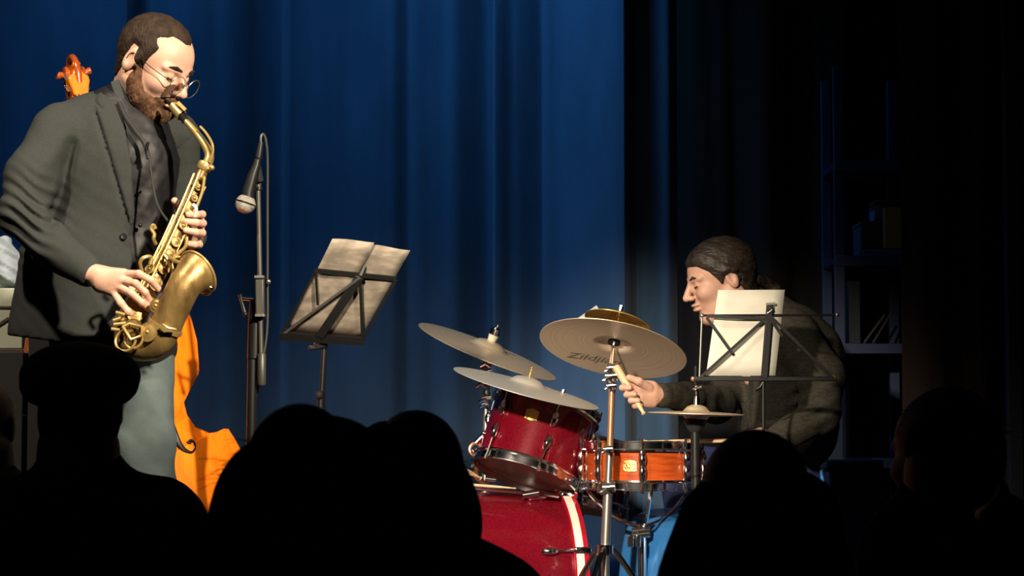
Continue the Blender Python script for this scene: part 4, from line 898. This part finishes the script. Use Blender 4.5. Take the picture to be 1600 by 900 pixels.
# ------------------------------------------------------------------ people
def hand_field(wrist, palm, fingers, thumb=None, fr=.0085, pr=.014):
    F = Field(.012)
    for pl in palm: F.chain(pl[0], pl[1], k=.010)
    for f in fingers:
        n = len(f); F.chain(f, [fr*1.12, fr*1.0, fr*.94, fr*.84, fr*.8][:n] if n > 3 else [fr*1.1, fr*.98, fr*.82], k=.0035)
    if thumb: F.chain(thumb, [fr*1.4, fr*1.2, fr*1.0][:len(thumb)], k=.006)
    return F
def nails(parent, tips, col):
    pass
def sax_player():
    t = thing('person', (P(170, 1100, 5.45).x, 5.45, 0), 'bearded man in glasses and charcoal jacket standing and playing the saxophone', 'person')
    yaw, pit = math.radians(28), math.radians(27)
    f = Vector((math.cos(pit)*math.cos(yaw), -math.cos(pit)*math.sin(yaw), -math.sin(pit))); H = head_frame(P(240, 101, 5.42), f, .925)
    inv = H.inverted(); nb = inv@P(200, 178, 5.48)
    hf = head_field(neck=nb); body = [hf.mesh(.0028, H)]
    # hands
    Y = 5.09
    rh = hand_field(None, [([P(138, 426, 5.13), P(158, 434, Y+.02)], [.026, .025]), ([P(158, 429, Y+.02), P(193, 428, Y)], [.019, .0125]), ([P(158, 436, Y+.02), P(190, 438, Y-.003)], [.020, .0125]), ([P(158, 442, Y+.02), P(184, 448, Y+.002)], [.018, .012]), ([P(158, 446, Y+.02), P(178, 456, Y+.008)], [.016, .0115])],
        [[P(193, 428, Y), P(217, 428, Y-.02), P(236, 438, Y-.012), P(248, 452, Y+.004)],
         [P(190, 438, Y-.003), P(212, 443, Y-.026), P(227, 457, Y-.018), P(234, 471, Y+.0)],
         [P(184, 447, Y+.002), P(205, 458, Y-.022), P(222, 473, Y-.016), P(234, 484, Y+.002)],
         [P(178, 456, Y+.008), P(189, 474, Y-.010), P(200, 487, Y-.006), P(208, 493, Y+.006)]], [P(165, 440, Y+.03), P(190, 455, Y+.05), P(212, 452, Y+.055)])
    body.append(rh.mesh(.0021))
    lh = hand_field(None, [([P(300, 372, 5.40), P(303, 362, 5.33)], [.026, .024]), ([P(303, 352, 5.33), P(312, 338, 5.27)], [.017, .011]), ([P(303, 356, 5.33), P(314, 350, 5.265)], [.018, .011]), ([P(303, 364, 5.33), P(313, 364, 5.265)], [.017, .011]), ([P(300, 372, 5.33), P(309, 381, 5.27)], [.015, .010])],
        [[P(312, 337, 5.27), P(316, 335, 5.225), P(307, 335, 5.195), P(294, 335, 5.185)],
         [P(314, 350, 5.265), P(317, 349, 5.215), P(307, 348, 5.187), P(291, 346, 5.178)],
         [P(313, 364, 5.265), P(316, 364, 5.21), P(306, 363, 5.183), P(290, 360, 5.173)],
         [P(309, 381, 5.27), P(311, 382, 5.22), P(304, 382, 5.195), P(295, 381, 5.185)]], [P(297, 355, 5.33), P(283, 330, 5.29), P(273, 314, 5.25)])
    body.append(lh.mesh(.0021))
    # inner body so that the figure is whole under the clothes
    core = Field(.03)
    core.cone(P(200, 178, 5.48), P(165, 430, 5.5), .08, .10).cone(P(95, 210, 5.41), P(262, 215, 5.55), .04, .035)
    hx = P(185, 500, 5.48).x
    for hip, kn, an in ((Vector((hx-.065, 5.44, .93)), Vector((hx-.05, 5.40, .50)), Vector((hx-.10, 5.46, .09))), (Vector((P(205, 545, 5.42).x, 5.44, .92)), Vector((P(238, 720, 5.3).x, 5.32, .50)), Vector((P(225, 1000, 5.4).x, 5.42, .09)))):
        core.chain([hip, kn, an], [.075, .05, .04])
    for a, b, c in ((P(85, 205, 5.38), P(42, 345, 5.32), P(142, 427, 5.13)), (P(275, 222, 5.58), P(268, 375, 5.63), P(300, 371, 5.42))): core.chain([a, b, c], [.038, .034, .024])
    body.append(core.mesh(.010))
    o = link('body', vq_mesh(body), M['skin'], t)
    # hair, beard
    def haircut(poly, th, extra=None, seed=0, ns=.0016, top=False):
        g = head_field(neck=nb)
        def post(F, X, Y, Z):
            q = np.clip((np.abs(Y)-.010)/.028, 0, 1)*np.clip((Z-.055)/.02, 0, 1)*(.032 if top else 0); Bd = polydist(X+q+0*Z, Z+0*X+0*Y, poly)
            A = F-th*(.12+.88*np.clip(-Bd/.016, 0, 1))+ns*wob(X, Y, Z, 170, seed); return -smin(-A, -Bd, .003)
        g.post.append(post)
        if extra: g.post.append(extra)
        return g.mesh(.0030, H)
    hp = [(.060, .16), (.088, .096), (.078, .084), (.066, .080), (.050, .062), (.046, .042), (.034, .018), (.024, -.010), (.012, -.020), (.000, .005), (-.005, .034), (-.022, .038), (-.036, .010), (-.045, -.040), (-.062, -.066), (-.15, -.08), (-.15, .16)]
    link('hair', vq_mesh([haircut(hp, .0075, top=True)]), M['hair'], t)
    bp = [(.004, -.006), (.024, -.006), (.030, -.034), (.046, -.058), (.070, -.066), (.090, -.0555), (.104, -.046), (.125, -.045), (.13, -.056), (.112, -.066), (.100, -.067), (.098, -.083), (.13, -.088), (.13, -.15), (.03, -.15), (-.006, -.095), (-.006, -.04)]
    link('beard', vq_mesh([haircut(bp, .0085, seed=3, ns=.003)]), M['beard'], t)
    for s in (1, -1): MB().tube([H@Vector((.101, s*.014, .020)), H@Vector((.098, s*.034, .026)), H@Vector((.083, s*.052, .020))], [.003, .0042, .002], 8).build('eyebrow', M['hair'], t)
    eyes(t, H, None, M['hair'])
    # glasses
    g = MB(); c1 = None
    gl = thing('glasses', H@Vector((.12, 0, -.012)), None, None); gl.parent = t; gl.location = (H@Vector((.12, 0, -.012)))-t.location
    for s in (1, -1):
        c = H@Vector((.118, s*.033, -.014)); nn = H.to_3x3()@Vector((1, s*.12, -.12))
        MB().torus(c, nn, .0235, .0011, 32, 8).build('lens_rim', M['steel'], gl)
        MB().lathe([(.0005, .0004), (.0228, .0004), (.0228, -.0004), (.0005, -.0004)], c, nn, 28).build('lens', M['glass'], gl)
        MB().tube(spline([H@Vector((.115, s*.0565, -.006)), H@Vector((.108, s*.069, -.004)), H@Vector((.05, s*.0765, .004)), H@Vector((-.008, s*.0845, .016)), H@Vector((-.022, s*.085, -.004))], 5), .0011, 8).build('temple_arm', M['ebonite'], gl)
    MB().tube(spline([H@Vector((.120, .011, -.010)), H@Vector((.124, 0, -.005)), H@Vector((.120, -.011, -.010))], 4), .0011, 8).build('bridge', M['steel'], gl)
    # shirt
    sh = Field(.03)
    R = np.array(Matrix.Rotation(math.radians(-30), 3, 'Z'))
    sh.ell(P(178, 265, 5.48), (.168, .115, .20), rot=R, k=.06).ell(P(185, 420, 5.48), (.150, .118, .24), rot=R, k=.06).cone(P(196, 180, 5.47), P(190, 240, 5.47), .062, .12, k=.05)
    sh.post.append(lambda F, X, Y, Z: F+.0045*wob(X, Y, Z, 38, 1)+.0022*wob(X, Y, Z, 90, 5))
    sh.post.append(lambda F, X, Y, Z: np.maximum(F, .93-Z))
    link('shirt', vq_mesh([sh.mesh(.0065)]), M['shirt'], t)
    # collar wings
    for pl, Yc in (([(172, 128), (186, 122), (200, 150), (214, 172), (205, 184), (186, 172)], 5.375), ([(224, 180), (240, 184), (252, 190), (246, 206), (232, 214), (222, 196)], 5.36)):
        cm = MB().prism([P(x, y, Yc+.0012*(abs(x-200))) for x, y in pl], (0, .014, 0)); cm.build('collar', M['shirt2'], t, bevel=.003)
    MB().tube(spline([P(186, 160, 5.37), P(197, 184, 5.345), P(212, 205, 5.325), P(226, 225, 5.315), P(232, 248, 5.31)], 4), .0055, 8).build('neck_strap', M['rubber'], t)
    MB().tube([P(228, 238, 5.302), P(232, 222, 5.305)], .003, 8).build('strap_clip', M['chrome'], t)
    MB().tube(spline([P(233, 240, 5.31), P(238, 280, 5.29), P(246, 320, 5.26), P(262, 345, 5.22)], 4), .003, 8).build('neck_strap', M['rubber'], t)
    for y in (300, 352, 405): MB().ball(P(218+(y-300)*.02, y, 5.345), .005).build('shirt_button', M['ebonite'], t)
    # jacket
    J = Field(.035)
    J.ell(P(160, 272, 5.48), (.190, .135, .195), rot=R, k=.06).ell(P(150, 400, 5.49), (.178, .138, .24), rot=R, k=.07)
    J.cone(P(92, 196, 5.41), P(275, 208, 5.57), .055, .052, k=.05).cone(P(165, 182, 5.50), P(200, 176, 5.53), .045, .045, k=.04)
    J.cone(P(135, 400, 5.49), P(112, 520, 5.50), .150, .150, k=.05)
    J.cone(P(165, 430, 5.455), P(140, 530, 5.44), .130, .130, k=.05)
    J.chain([P(86, 214, 5.385), P(50, 275, 5.34), P(38, 335, 5.31)], [.060, .060, .056], k=.025)
    J.chain([P(38, 335, 5.31), P(80, 385, 5.22), P(137, 424, 5.135)], [.056, .050, .036], k=.015)
    LS = Field(.03); LS.chain([P(278, 214, 5.58), P(278, 290, 5.62), P(268, 380, 5.62)], [.056, .050, .048], k=.03).chain([P(268, 380, 5.62), P(300, 371, 5.42)], [.046, .034], k=.015)
    LS.post.append(lambda F, X, Y, Z: F+.003*wob(X, Y, Z, 24, 8))
    open_ = [(186, 118), (190, 168), (206, 262), (210, 330), (203, 372), (207, 400), (200, 470), (184, 530), (180, 640), (330, 640), (300, 420), (262, 330), (268, 300), (262, 240), (250, 188), (236, 120)]
    lap = [(150, 178), (168, 235), (184, 290), (200, 345), (204, 368)]
    lap2 = [(254, 190), (268, 250), (272, 300), (268, 330)]
    def jpost(F, X, Yv, Z):
        px, py = proj(X, Yv, Z); px = px+0*Yv; py = py+0*Yv
        # elbow and sleeve creases, soft body folds
        F = F+.0035*wob(X, Yv, Z, 22, 2)
        el = np.exp(-(((px-45)/42)**2+((py-335)/55)**2)); F = F+.0075*el*np.sin((py*.9-px*.55)*.33+1.2*np.sin(px*.08))
        el = np.exp(-(((px-100)/30)**2+((py-280)/60)**2)); F = F+.005*el*np.sin((py*.4+px*.5)*.22)
        front = 1/(1+np.exp(-(5.50-Yv)*200))
        for pl_, dp, w_ in ((lap, .008, 4.6), (lap2, .007, 4.0), ([(148, 158), (160, 169)], .006, 2.0), ([(112, 225), (105, 270), (96, 310), (78, 350)], .010, 14.0)):
            F = F+dp*np.clip(1-linedist(px, py, pl_)/w_, 0, 1)*front
        inside = polydist(px, py, [(150, 178), (148, 158), (160, 128), (190, 122), (192, 168), (208, 262), (206, 368), (200, 345)])
        F = F-.005*np.clip(-inside/3, 0, 1)*front
        cut = np.maximum(polydist(px, py, open_)*5.45/FPX, Yv-5.52); F = np.maximum(F, -cut)
        hem = py-(524+np.clip(px-12, 0, 200)*.13); F = np.maximum(F, hem*5.45/FPX)
        # hollow: keeps a cloth thickness at the openings
        return F
    J.post.append(jpost)
    link('jacket', vq_mesh([J.mesh(.0045), LS.mesh(.0062)]), M['jacket'], t)
    MB().lathe([(.0005, .004), (.006, .0045), (.0085, .002), (.008, -.002)], P(193, 370, 5.335), (.2, -1, .1), 16, True).build('jacket_button', M['ebonite'], t)
    # trousers
    T = Field(.03)
    T.ell(Vector((P(185, 500, 5.48).x, 5.48, .97)), (.125, .10, .10), rot=R, k=.05)
    hx = P(185, 500, 5.48).x
    T.chain([Vector((hx-.065, 5.44, .93)), Vector((hx-.05, 5.40, .50)), Vector((hx-.10, 5.46, .06))], [.092, .070, .062], k=.03)
    T.chain([Vector((P(222, 560, 5.42).x, 5.44, .88)), Vector((P(226, 640, 5.36).x, 5.35, .66)), Vector((P(238, 720, 5.3).x, 5.32, .50)), Vector((P(225, 1000, 5.4).x, 5.42, .06))], [.074, .068, .062, .058], k=.03)
    T.post.append(lambda F, X, Y, Z: np.maximum(F+.0035*wob(X, Y, Z, 30, 4), .06-Z))
    link('trousers', vq_mesh([T.mesh(.008)]), M['jeans'], t)
    bl = Field(.03); bl.ell(Vector((P(190, 500, 5.48).x, 5.48, 1.0)), (.162, .128, .07), rot=R, k=.05).ell(P(200, 540, 5.44), (.115, .150, .085), k=.05)
    bl.post.append(lambda F, X, Y, Z: F+.003*wob(X, Y, Z, 40, 7))
    link('shirt_tail', vq_mesh([bl.mesh(.008)]), M['trouser_black'], t)
    for x, y, a in ((hx-.10, 5.46, -.3), (P(225, 1000, 5.4).x, 5.42, .1)):
        S_ = Field(.02); S_.cone((x, y, .05), (x+.13, y-.12, .035), .045, .038, k=.03); S_.post.append(lambda F, X, Y, Z: np.maximum(F, .002-Z)); link('shoe', vq_mesh([S_.mesh(.006)]), M['shoe'], t)
M['shirt2'] = mat('dark_grey_shirt_collar', (.055, .058, .058), .85)
sax_player()

def drummer():
    t = thing('person', (P(1235, 1040, 6.7).x, 6.7, 0), 'drummer with dark ponytail in a grey green sweater, seated behind the drums', 'person')
    yaw, pit = math.radians(8), math.radians(13)
    f = Vector((-math.cos(pit)*math.cos(yaw), -math.cos(pit)*math.sin(yaw), -math.sin(pit))); H = head_frame(P(1127, 437, 6.62), f, .93)
    nb = H.inverted()@P(1180, 500, 6.66)
    body = [head_field(neck=nb).mesh(.0030, H)]
    Y = 6.22
    rh = hand_field(None, [([P(1036, 618, 6.26), P(1018, 615, 6.24)], [.024, .024]), ([P(1018, 606, Y+.02), P(992, 600, Y+.005)], [.020, .013]), ([P(1018, 616, Y+.02), P(998, 612, Y)], [.020, .0125]), ([P(1018, 622, Y+.02), P(1002, 622, Y)], [.018, .012]), ([P(1018, 628, Y+.02), P(1004, 631, Y+.004)], [.016, .011])],
        [[P(992, 600, Y+.005), P(977, 602, Y-.008), P(972, 606, Y-.024), P(984, 606, Y-.036)],
         [P(998, 611, Y), P(983, 613, Y-.014), P(979, 617, Y-.03), P(992, 616, Y-.040)],
         [P(1002, 621, Y), P(989, 623, Y-.014), P(986, 626, Y-.03), P(997, 626, Y-.038)],
         [P(1004, 630, Y+.004), P(994, 632, Y-.010), P(992, 634, Y-.022), P(1001, 634, Y-.030)]], [P(1014, 606, Y), P(998, 596, Y-.018), P(983, 590, Y-.022)], fr=.0088)
    body.append(rh.mesh(.0025))
    Y = 6.28
    lh = hand_field(None, [([P(1206, 690, 6.36), P(1188, 684, 6.32)], [.026, .025]), ([P(1188, 680, Y+.03), P(1172, 680, Y)], [.020, .014]), ([P(1188, 688, Y+.03), P(1170, 688, Y)], [.020, .014])],
        [[P(1172, 679, Y), P(1160, 680, Y-.012), P(1155, 688, Y-.02), P(1160, 694, Y-.01)], [P(1170, 686, Y), P(1157, 690, Y-.012), P(1154, 697, Y-.018), P(1160, 702, Y-.01)], [P(1172, 692, Y+.01), P(1160, 697, Y-.002), P(1158, 704, Y-.008), P(1163, 709, Y)], [P(1176, 698, Y+.015), P(1166, 703, Y+.005), P(1164, 709, Y), P(1168, 714, Y+.005)]], [P(1180, 684, Y+.01), P(1166, 684, Y-.03), P(1160, 690, Y-.035)], fr=.009)
    body.append(lh.mesh(.0025))
    core = Field(.03); core.cone(P(1180, 500, 6.66), P(1235, 700, 6.72), .07, .10)
    hipz = .52; hx = P(1218, 700, 6.7).x
    kL = Vector((P(1130, 700, 6.12).x, 6.12, .48)); kR = Vector((P(1062, 700, 6.9).x, 6.93, .59))
    for k, hy in ((kL, 6.60), (kR, 6.80)): core.chain([Vector((hx-.02, hy, hipz)), k, Vector((k.x+.06, k.y, .08))], [.07, .05, .04])
    body.append(core.mesh(.012)); link('body', vq_mesh(body), M['skin2'], t)
    def cut(poly, th, seed, ns, prims=()):
        g = head_field(neck=nb)
        for a in prims: g.ell(*a[0], k=.02)
        def post(F, X, Y, Z):
            Bd = polydist(X+0*Z, Z+0*X, poly)+0*Y; return -smin(-(F-th*(.15+.85*np.clip(-Bd/.016, 0, 1))+ns*wob(X, Y*.4, Z, 120, seed)), -Bd, .003)
        g.post.append(post); return g.mesh(.0032, H)
    hp = [(.13, .12), (.118, .064), (.078, .054), (.050, .030), (.030, .004), (.016, -.018), (.008, -.008), (.004, .006), (-.012, .012), (-.030, .004), (-.038, -.030), (-.060, -.062), (-.10, -.075), (-.16, -.06), (-.16, .17), (.13, .17)]
    hair = [cut(hp, .011, 1, .0020)]
    link('hair', vq_mesh(hair), M['hair_drummer'], t)
    pt = Field(.03); pt.chain([H@Vector((-.105, -.01, -.02)), P(1196, 441, 6.68), P(1210, 452, 6.69), P(1222, 474, 6.70)], [.020, .016, .017, .008], k=.01)
    pt.post.append(lambda F, X, Y, Z: F+.002*wob(X, Y, Z, 150, 2)); link('ponytail', vq_mesh([pt.mesh(.004)]), M['hair_drummer'], t)
    # combed parting ridge on top
    for s in (1, -1): MB().tube([H@Vector((.100, s*.014, .018)), H@Vector((.096, s*.034, .024)), H@Vector((.082, s*.052, .018))], [.003, .0045, .002], 8).build('eyebrow', M['hair_drummer'], t)
    eyes(t, H, None, M['hair_drummer'])
    S = Field(.04)
    S.cone(P(1196, 500, 6.68), P(1238, 560, 6.70), .085, .14, k=.06).ell(P(1238, 590, 6.70), (.135, .17, .20), k=.06).ell(P(1232, 670, 6.70), (.14, .17, .14), k=.06)
    S.chain([P(1236, 520, 6.55), P(1284, 590, 6.50), P(1280, 648, 6.45)], [.072, .062, .056], k=.03).chain([P(1280, 648, 6.45), P(1206, 690, 6.36)], [.055, .036], k=.02)
    S.chain([P(1190, 520, 6.82), P(1150, 590, 6.80), P(1120, 635, 6.62)], [.07, .058, .052], k=.03).chain([P(1120, 632, 6.60), P(1075, 622, 6.42), P(1033, 617, 6.265)], [.052, .042, .033], k=.02)
    S.cone(P(1172, 478, 6.66), P(1200, 500, 6.68), .062, .075, k=.02)
    def sp(F, X, Y, Z):
        px, py = proj(X, Y, Z); F = F+.0045*wob(X, Y, Z, 26, 3)
        a = np.exp(-(((px-1270)/35)**2+((py-630)/35)**2)); return F+.007*a*np.sin((px*.4+py*.9)*.3)
    S.post.append(sp); link('sweater', vq_mesh([S.mesh(.0085)]), M['sweater'], t)
    T = Field(.03); T.ell(Vector((hx, 6.71, .54)), (.13, .17, .09), k=.04)
    for k, hy in ((kL, 6.60), (kR, 6.80)): T.chain([Vector((hx-.02, hy, hipz+.02)), k], [.088, .062], k=.03).chain([k, Vector((k.x+.06, k.y, .07))], [.060, .052], k=.02)
    T.post.append(lambda F, X, Y, Z: np.maximum(F+.004*wob(X, Y, Z, 28, 4), .06-Z)); link('jeans', vq_mesh([T.mesh(.009)]), M['jeans_blue'], t)
    for k in (kL, kR):
        S_ = Field(.02); S_.cone((k.x+.08, k.y, .05), (k.x-.09, k.y, .035), .042, .036, k=.03); S_.post.append(lambda F, X, Y, Z: np.maximum(F, .002-Z)); link('shoe', vq_mesh([S_.mesh(.006)]), M['shoe'], t)
drummer()

# ------------------------------------------------------------------ audience in the dark hall
HC = head_field(neck=(-.05, 0, -.16)).mesh(.006)
def hall_chair(x, y, who):
    t = thing('hall_chair', (x, y, HF), 'black hall chair under the '+who, 'chair', 'hall chairs under the audience')
    MB().box((x, y, HF+.42), (.44, .42, .04)).build('seat', M['cloth_hall_shade'], t, bevel=.01); MB().box((x, y-.23, HF+.66), (.42, .03, .30)).build('backrest', M['cloth_hall_shade'], t, bevel=.01)
    for dx in (-.19, .19):
        for dy in (-.22, .18): MB().tube([(x+dx, y+dy, HF+.41), (x+dx, y+dy, HF+.001)], .012, 8).build('leg', M['black_metal'], t)
    return t
def copy_tree(o, parent=None):
    c = o.copy(); C.objects.link(c); c.parent = parent
    for ch in list(o.children): copy_tree(ch, c)
    return c
chair0 = None
def listener(label, cx, cy, Y, hair, shoulders, turn=0, skin_neck=True, prims=None, hs=1., extra=None, coatm='cloth_hall_shade', tilt=0., skirt=None, hm=None):
    """head centre px, hair = list of (x, y, rx, rz[, dy]) in px, shoulders = (left x, right x, y)"""
    global chair0
    t = thing('person', (P(cx, 900, Y).x, Y, HF), label, 'person')
    H = head_frame(P(cx, cy, Y), Vector((math.sin(turn)*-1, math.cos(turn), -tilt)), hs)
    A = np.array(H); Vh = HC[0]@A[:3, :3].T+A[:3, 3]; s = Y/FPX
    c = P(cx, cy, Y); lx = P(shoulders[0], shoulders[2], Y); rx = P(shoulders[1], shoulders[2], Y)
    nb = Vector((c.x, Y-.03, lx.z+.06)); hipz = HF+.52; mx = (lx.x+rx.x)/2
    core = Field(.03); core.cone(c-Vector((0, .03, .03)), nb-Vector((0, 0, .03)), .052*hs, .06).cone(nb, (mx, Y-.05, hipz), .08, .11)
    hands = []
    for sx in (-1, 1):
        core.chain([(mx+sx*.10, Y, hipz-.02), (mx+sx*.13, Y+.40, hipz-.02), (mx+sx*.13, Y+.36, HF+.08)], [.07, .05, .04])
        hb = Vector((mx+sx*.11, Y+.28, hipz+.10))
        hands.append(hand_field(None, [([hb, hb+Vector((-sx*.02, .05, -.005))], [.024, .022])], [[hb+Vector((-sx*.02+(i-1.5)*.018, .06, 0)), hb+Vector((-sx*.02+(i-1.5)*.019, .09, -.004)), hb+Vector((-sx*.02+(i-1.5)*.019, .115-.006*abs(i-1.5), -.022))] for i in range(4)], [hb+Vector((-sx*.03, .02, 0)), hb+Vector((-sx*.055, .05, -.008))]).mesh(.004))
    link('body', vq_mesh([(Vh, HC[1]), core.mesh(.014)]+hands), M['skin_hall_shade'], t)
    K = Field(.05); top = .085
    K.cone(nb+Vector((0, .0, -.05)), (mx, Y, lx.z-.12), .085, .15, k=.06)
    K.cone(lx+Vector((top, 0, -.075)), rx+Vector((-top, 0, -.075)), .085, .085, k=.06).ell((mx, Y, lx.z-.30), ((rx.x-lx.x)/2-.02, .15, .30), k=.06).ell((mx, Y, hipz+.05), (.19, .17, .16), k=.05)
    for sx, p in ((-1, lx), (1, rx)):
        sh = p-Vector((sx*.07, 0, .09)); K.chain([sh, Vector((p.x-sx*.01, Y+.03, p.z-.36)), Vector((mx+sx*.12, Y+.27, hipz+.11))], [.068, .055, .038], k=.03)
        K.chain([(mx+sx*.10, Y, hipz-.02), (mx+sx*.13, Y+.40, hipz-.02), (mx+sx*.13, Y+.36, HF+.06)], [.09, .07, .055], k=.03)
    if extra: extra(K)
    K.post.append(lambda F, X, Yv, Z: np.maximum(F+.006*wob(X, Yv, Z, 18, cx), HF+.05-Z))
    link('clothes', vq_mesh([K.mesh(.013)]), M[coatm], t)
    for sx in (-1, 1):
        S_ = Field(.02); S_.cone((mx+sx*.13, Y+.34, HF+.05), (mx+sx*.13, Y+.48, HF+.035), .042, .036, k=.03); S_.post.append(lambda F, X, Y, Z: np.maximum(F, HF+.002-Z)); link('shoe', vq_mesh([S_.mesh(.01)]), M['shoe'], t)
    if hair:
        G = Field(.04)
        for h in hair:
            q = P(h[0], h[1], Y); dy = h[4] if len(h) > 4 else -.02
            G.ell((q.x, Y+dy, q.z), (h[2]*s, max(.07, h[2]*s*1.02) if len(h) < 6 else h[5], h[3]*s), k=.05)
        G.post.append(lambda F, X, Yv, Z: F+.004*wob(X, Yv, Z*.3, 60, cx))
        link('hair', vq_mesh([G.mesh(.008)]), M[hm or 'hair_hall_shade'], t)
        rnd = random.Random(cx); st = MB()
        for i in range(90):
            h = hair[0]; a = rnd.uniform(.05, math.pi-.05); q = P(h[0]+math.cos(a)*h[2]*.99, h[1]-math.sin(a)*h[3]*.99, Y+rnd.uniform(-.03, .03)); L = rnd.uniform(.01, .03)
            d = Vector((math.cos(a)+rnd.uniform(-1.2, 1.2), rnd.uniform(-.3, .3), math.sin(a)*.4+rnd.uniform(-.5, .3)))*L
            st.tube([q, q+d*.5+Vector((0, 0, .003)), q+d-Vector((0, 0, .004))], [.0007, .0006, .0003], 3)
        so = st.build('stray_hairs', M[hm or 'hair_hall_shade'], t); so['kind'] = 'stuff'
    if chair0 is None: chair0 = hall_chair(mx, Y-.02, ' '.join(label.split()[:7]).rstrip(','))
    else: c2 = copy_tree(chair0); c2.location = (mx, Y-.02, HF); c2['label'] = 'black hall chair under the '+' '.join(label.split()[:7]).rstrip(',')
    return t
# man with beret
b = listener('listener in a dark beret seen from behind at the left, below the saxophonist', 128, 640, 4.5, None, (-60, 322, 752), hs=.95)
G = Field(.03); c = P(127, 584, 4.5); G.ell((c.x, 4.49, c.z), (.116, .125, .062), k=.03).ell((c.x-.004, 4.49, c.z-.03), (.108, .115, .045), k=.03).cone((c.x, 4.49, c.z+.05), (c.x, 4.49, c.z+.066), .006, .004, k=.01)
G.post.append(lambda F, X, Y, Z: F+.003*wob(X, Y, Z, 30, 2)); link('beret', vq_mesh([G.mesh(.006)]), M['cloth_hall_shade'], b)
G = Field(.03); c = P(128, 652, 4.5); G.ell((c.x, 4.475, c.z), (.080, .080, .075), k=.02).cone((c.x, 4.46, c.z-.03), (c.x, 4.47, c.z-.12), .068, .075, k=.02); link('hair', vq_mesh([G.mesh(.006)]), M['hair_hall_shade'], b)
listener('long haired listener in the centre foreground, widest dark head in front of the music stand', 470, 765, 3.3, [(470, 765, 112, 92), (455, 850, 125, 150), (470, 930, 150, 180), (520, 702, 76, 48)], (280, 680, 905))
listener('curly haired listener just right of the long haired one, left of the drum kit', 650, 760, 3.72, [(640, 764, 82, 78), (690, 795, 50, 72), (602, 694, 44, 32), (650, 835, 90, 80)], (530, 850, 868))
listener('listener with a large round head of hair in front of the drummer', 1180, 805, 3.3, [(1152, 818, 84, 84), (1170, 900, 130, 125), (1226, 806, 84, 76), (1190, 965, 160, 150)], (1000, 1400, 905))
pr = listener('dim listener at the right with bare neck showing, before the brown drape', 1478, 712, 4.1, [(1485, 690, 74, 66), (1495, 735, 66, 66)], (1345, 1650, 790), turn=.5)
listener('grey headed listener cut off by the left edge of the picture', -34, 668, 4.75, [(-34, 652, 36, 30), (-34, 675, 30, 34, -.04)], (-170, 90, 760), hs=.9, coatm='cloth_hall_shade', hm='hair_grey')
# pale scarf on the right-hand listener
pts = [P(1565, 757, 3.95), P(1566, 775, 3.91), P(1560, 792, 3.89), P(1546, 801, 3.88), P(1530, 805, 3.90)]
o = MB().tube(spline(pts, 5), [.006+.011*math.sin(math.pi*(i+2)/25) for i in range(21)], 10).build('scarf_fold', M['white_cloth'], pr)
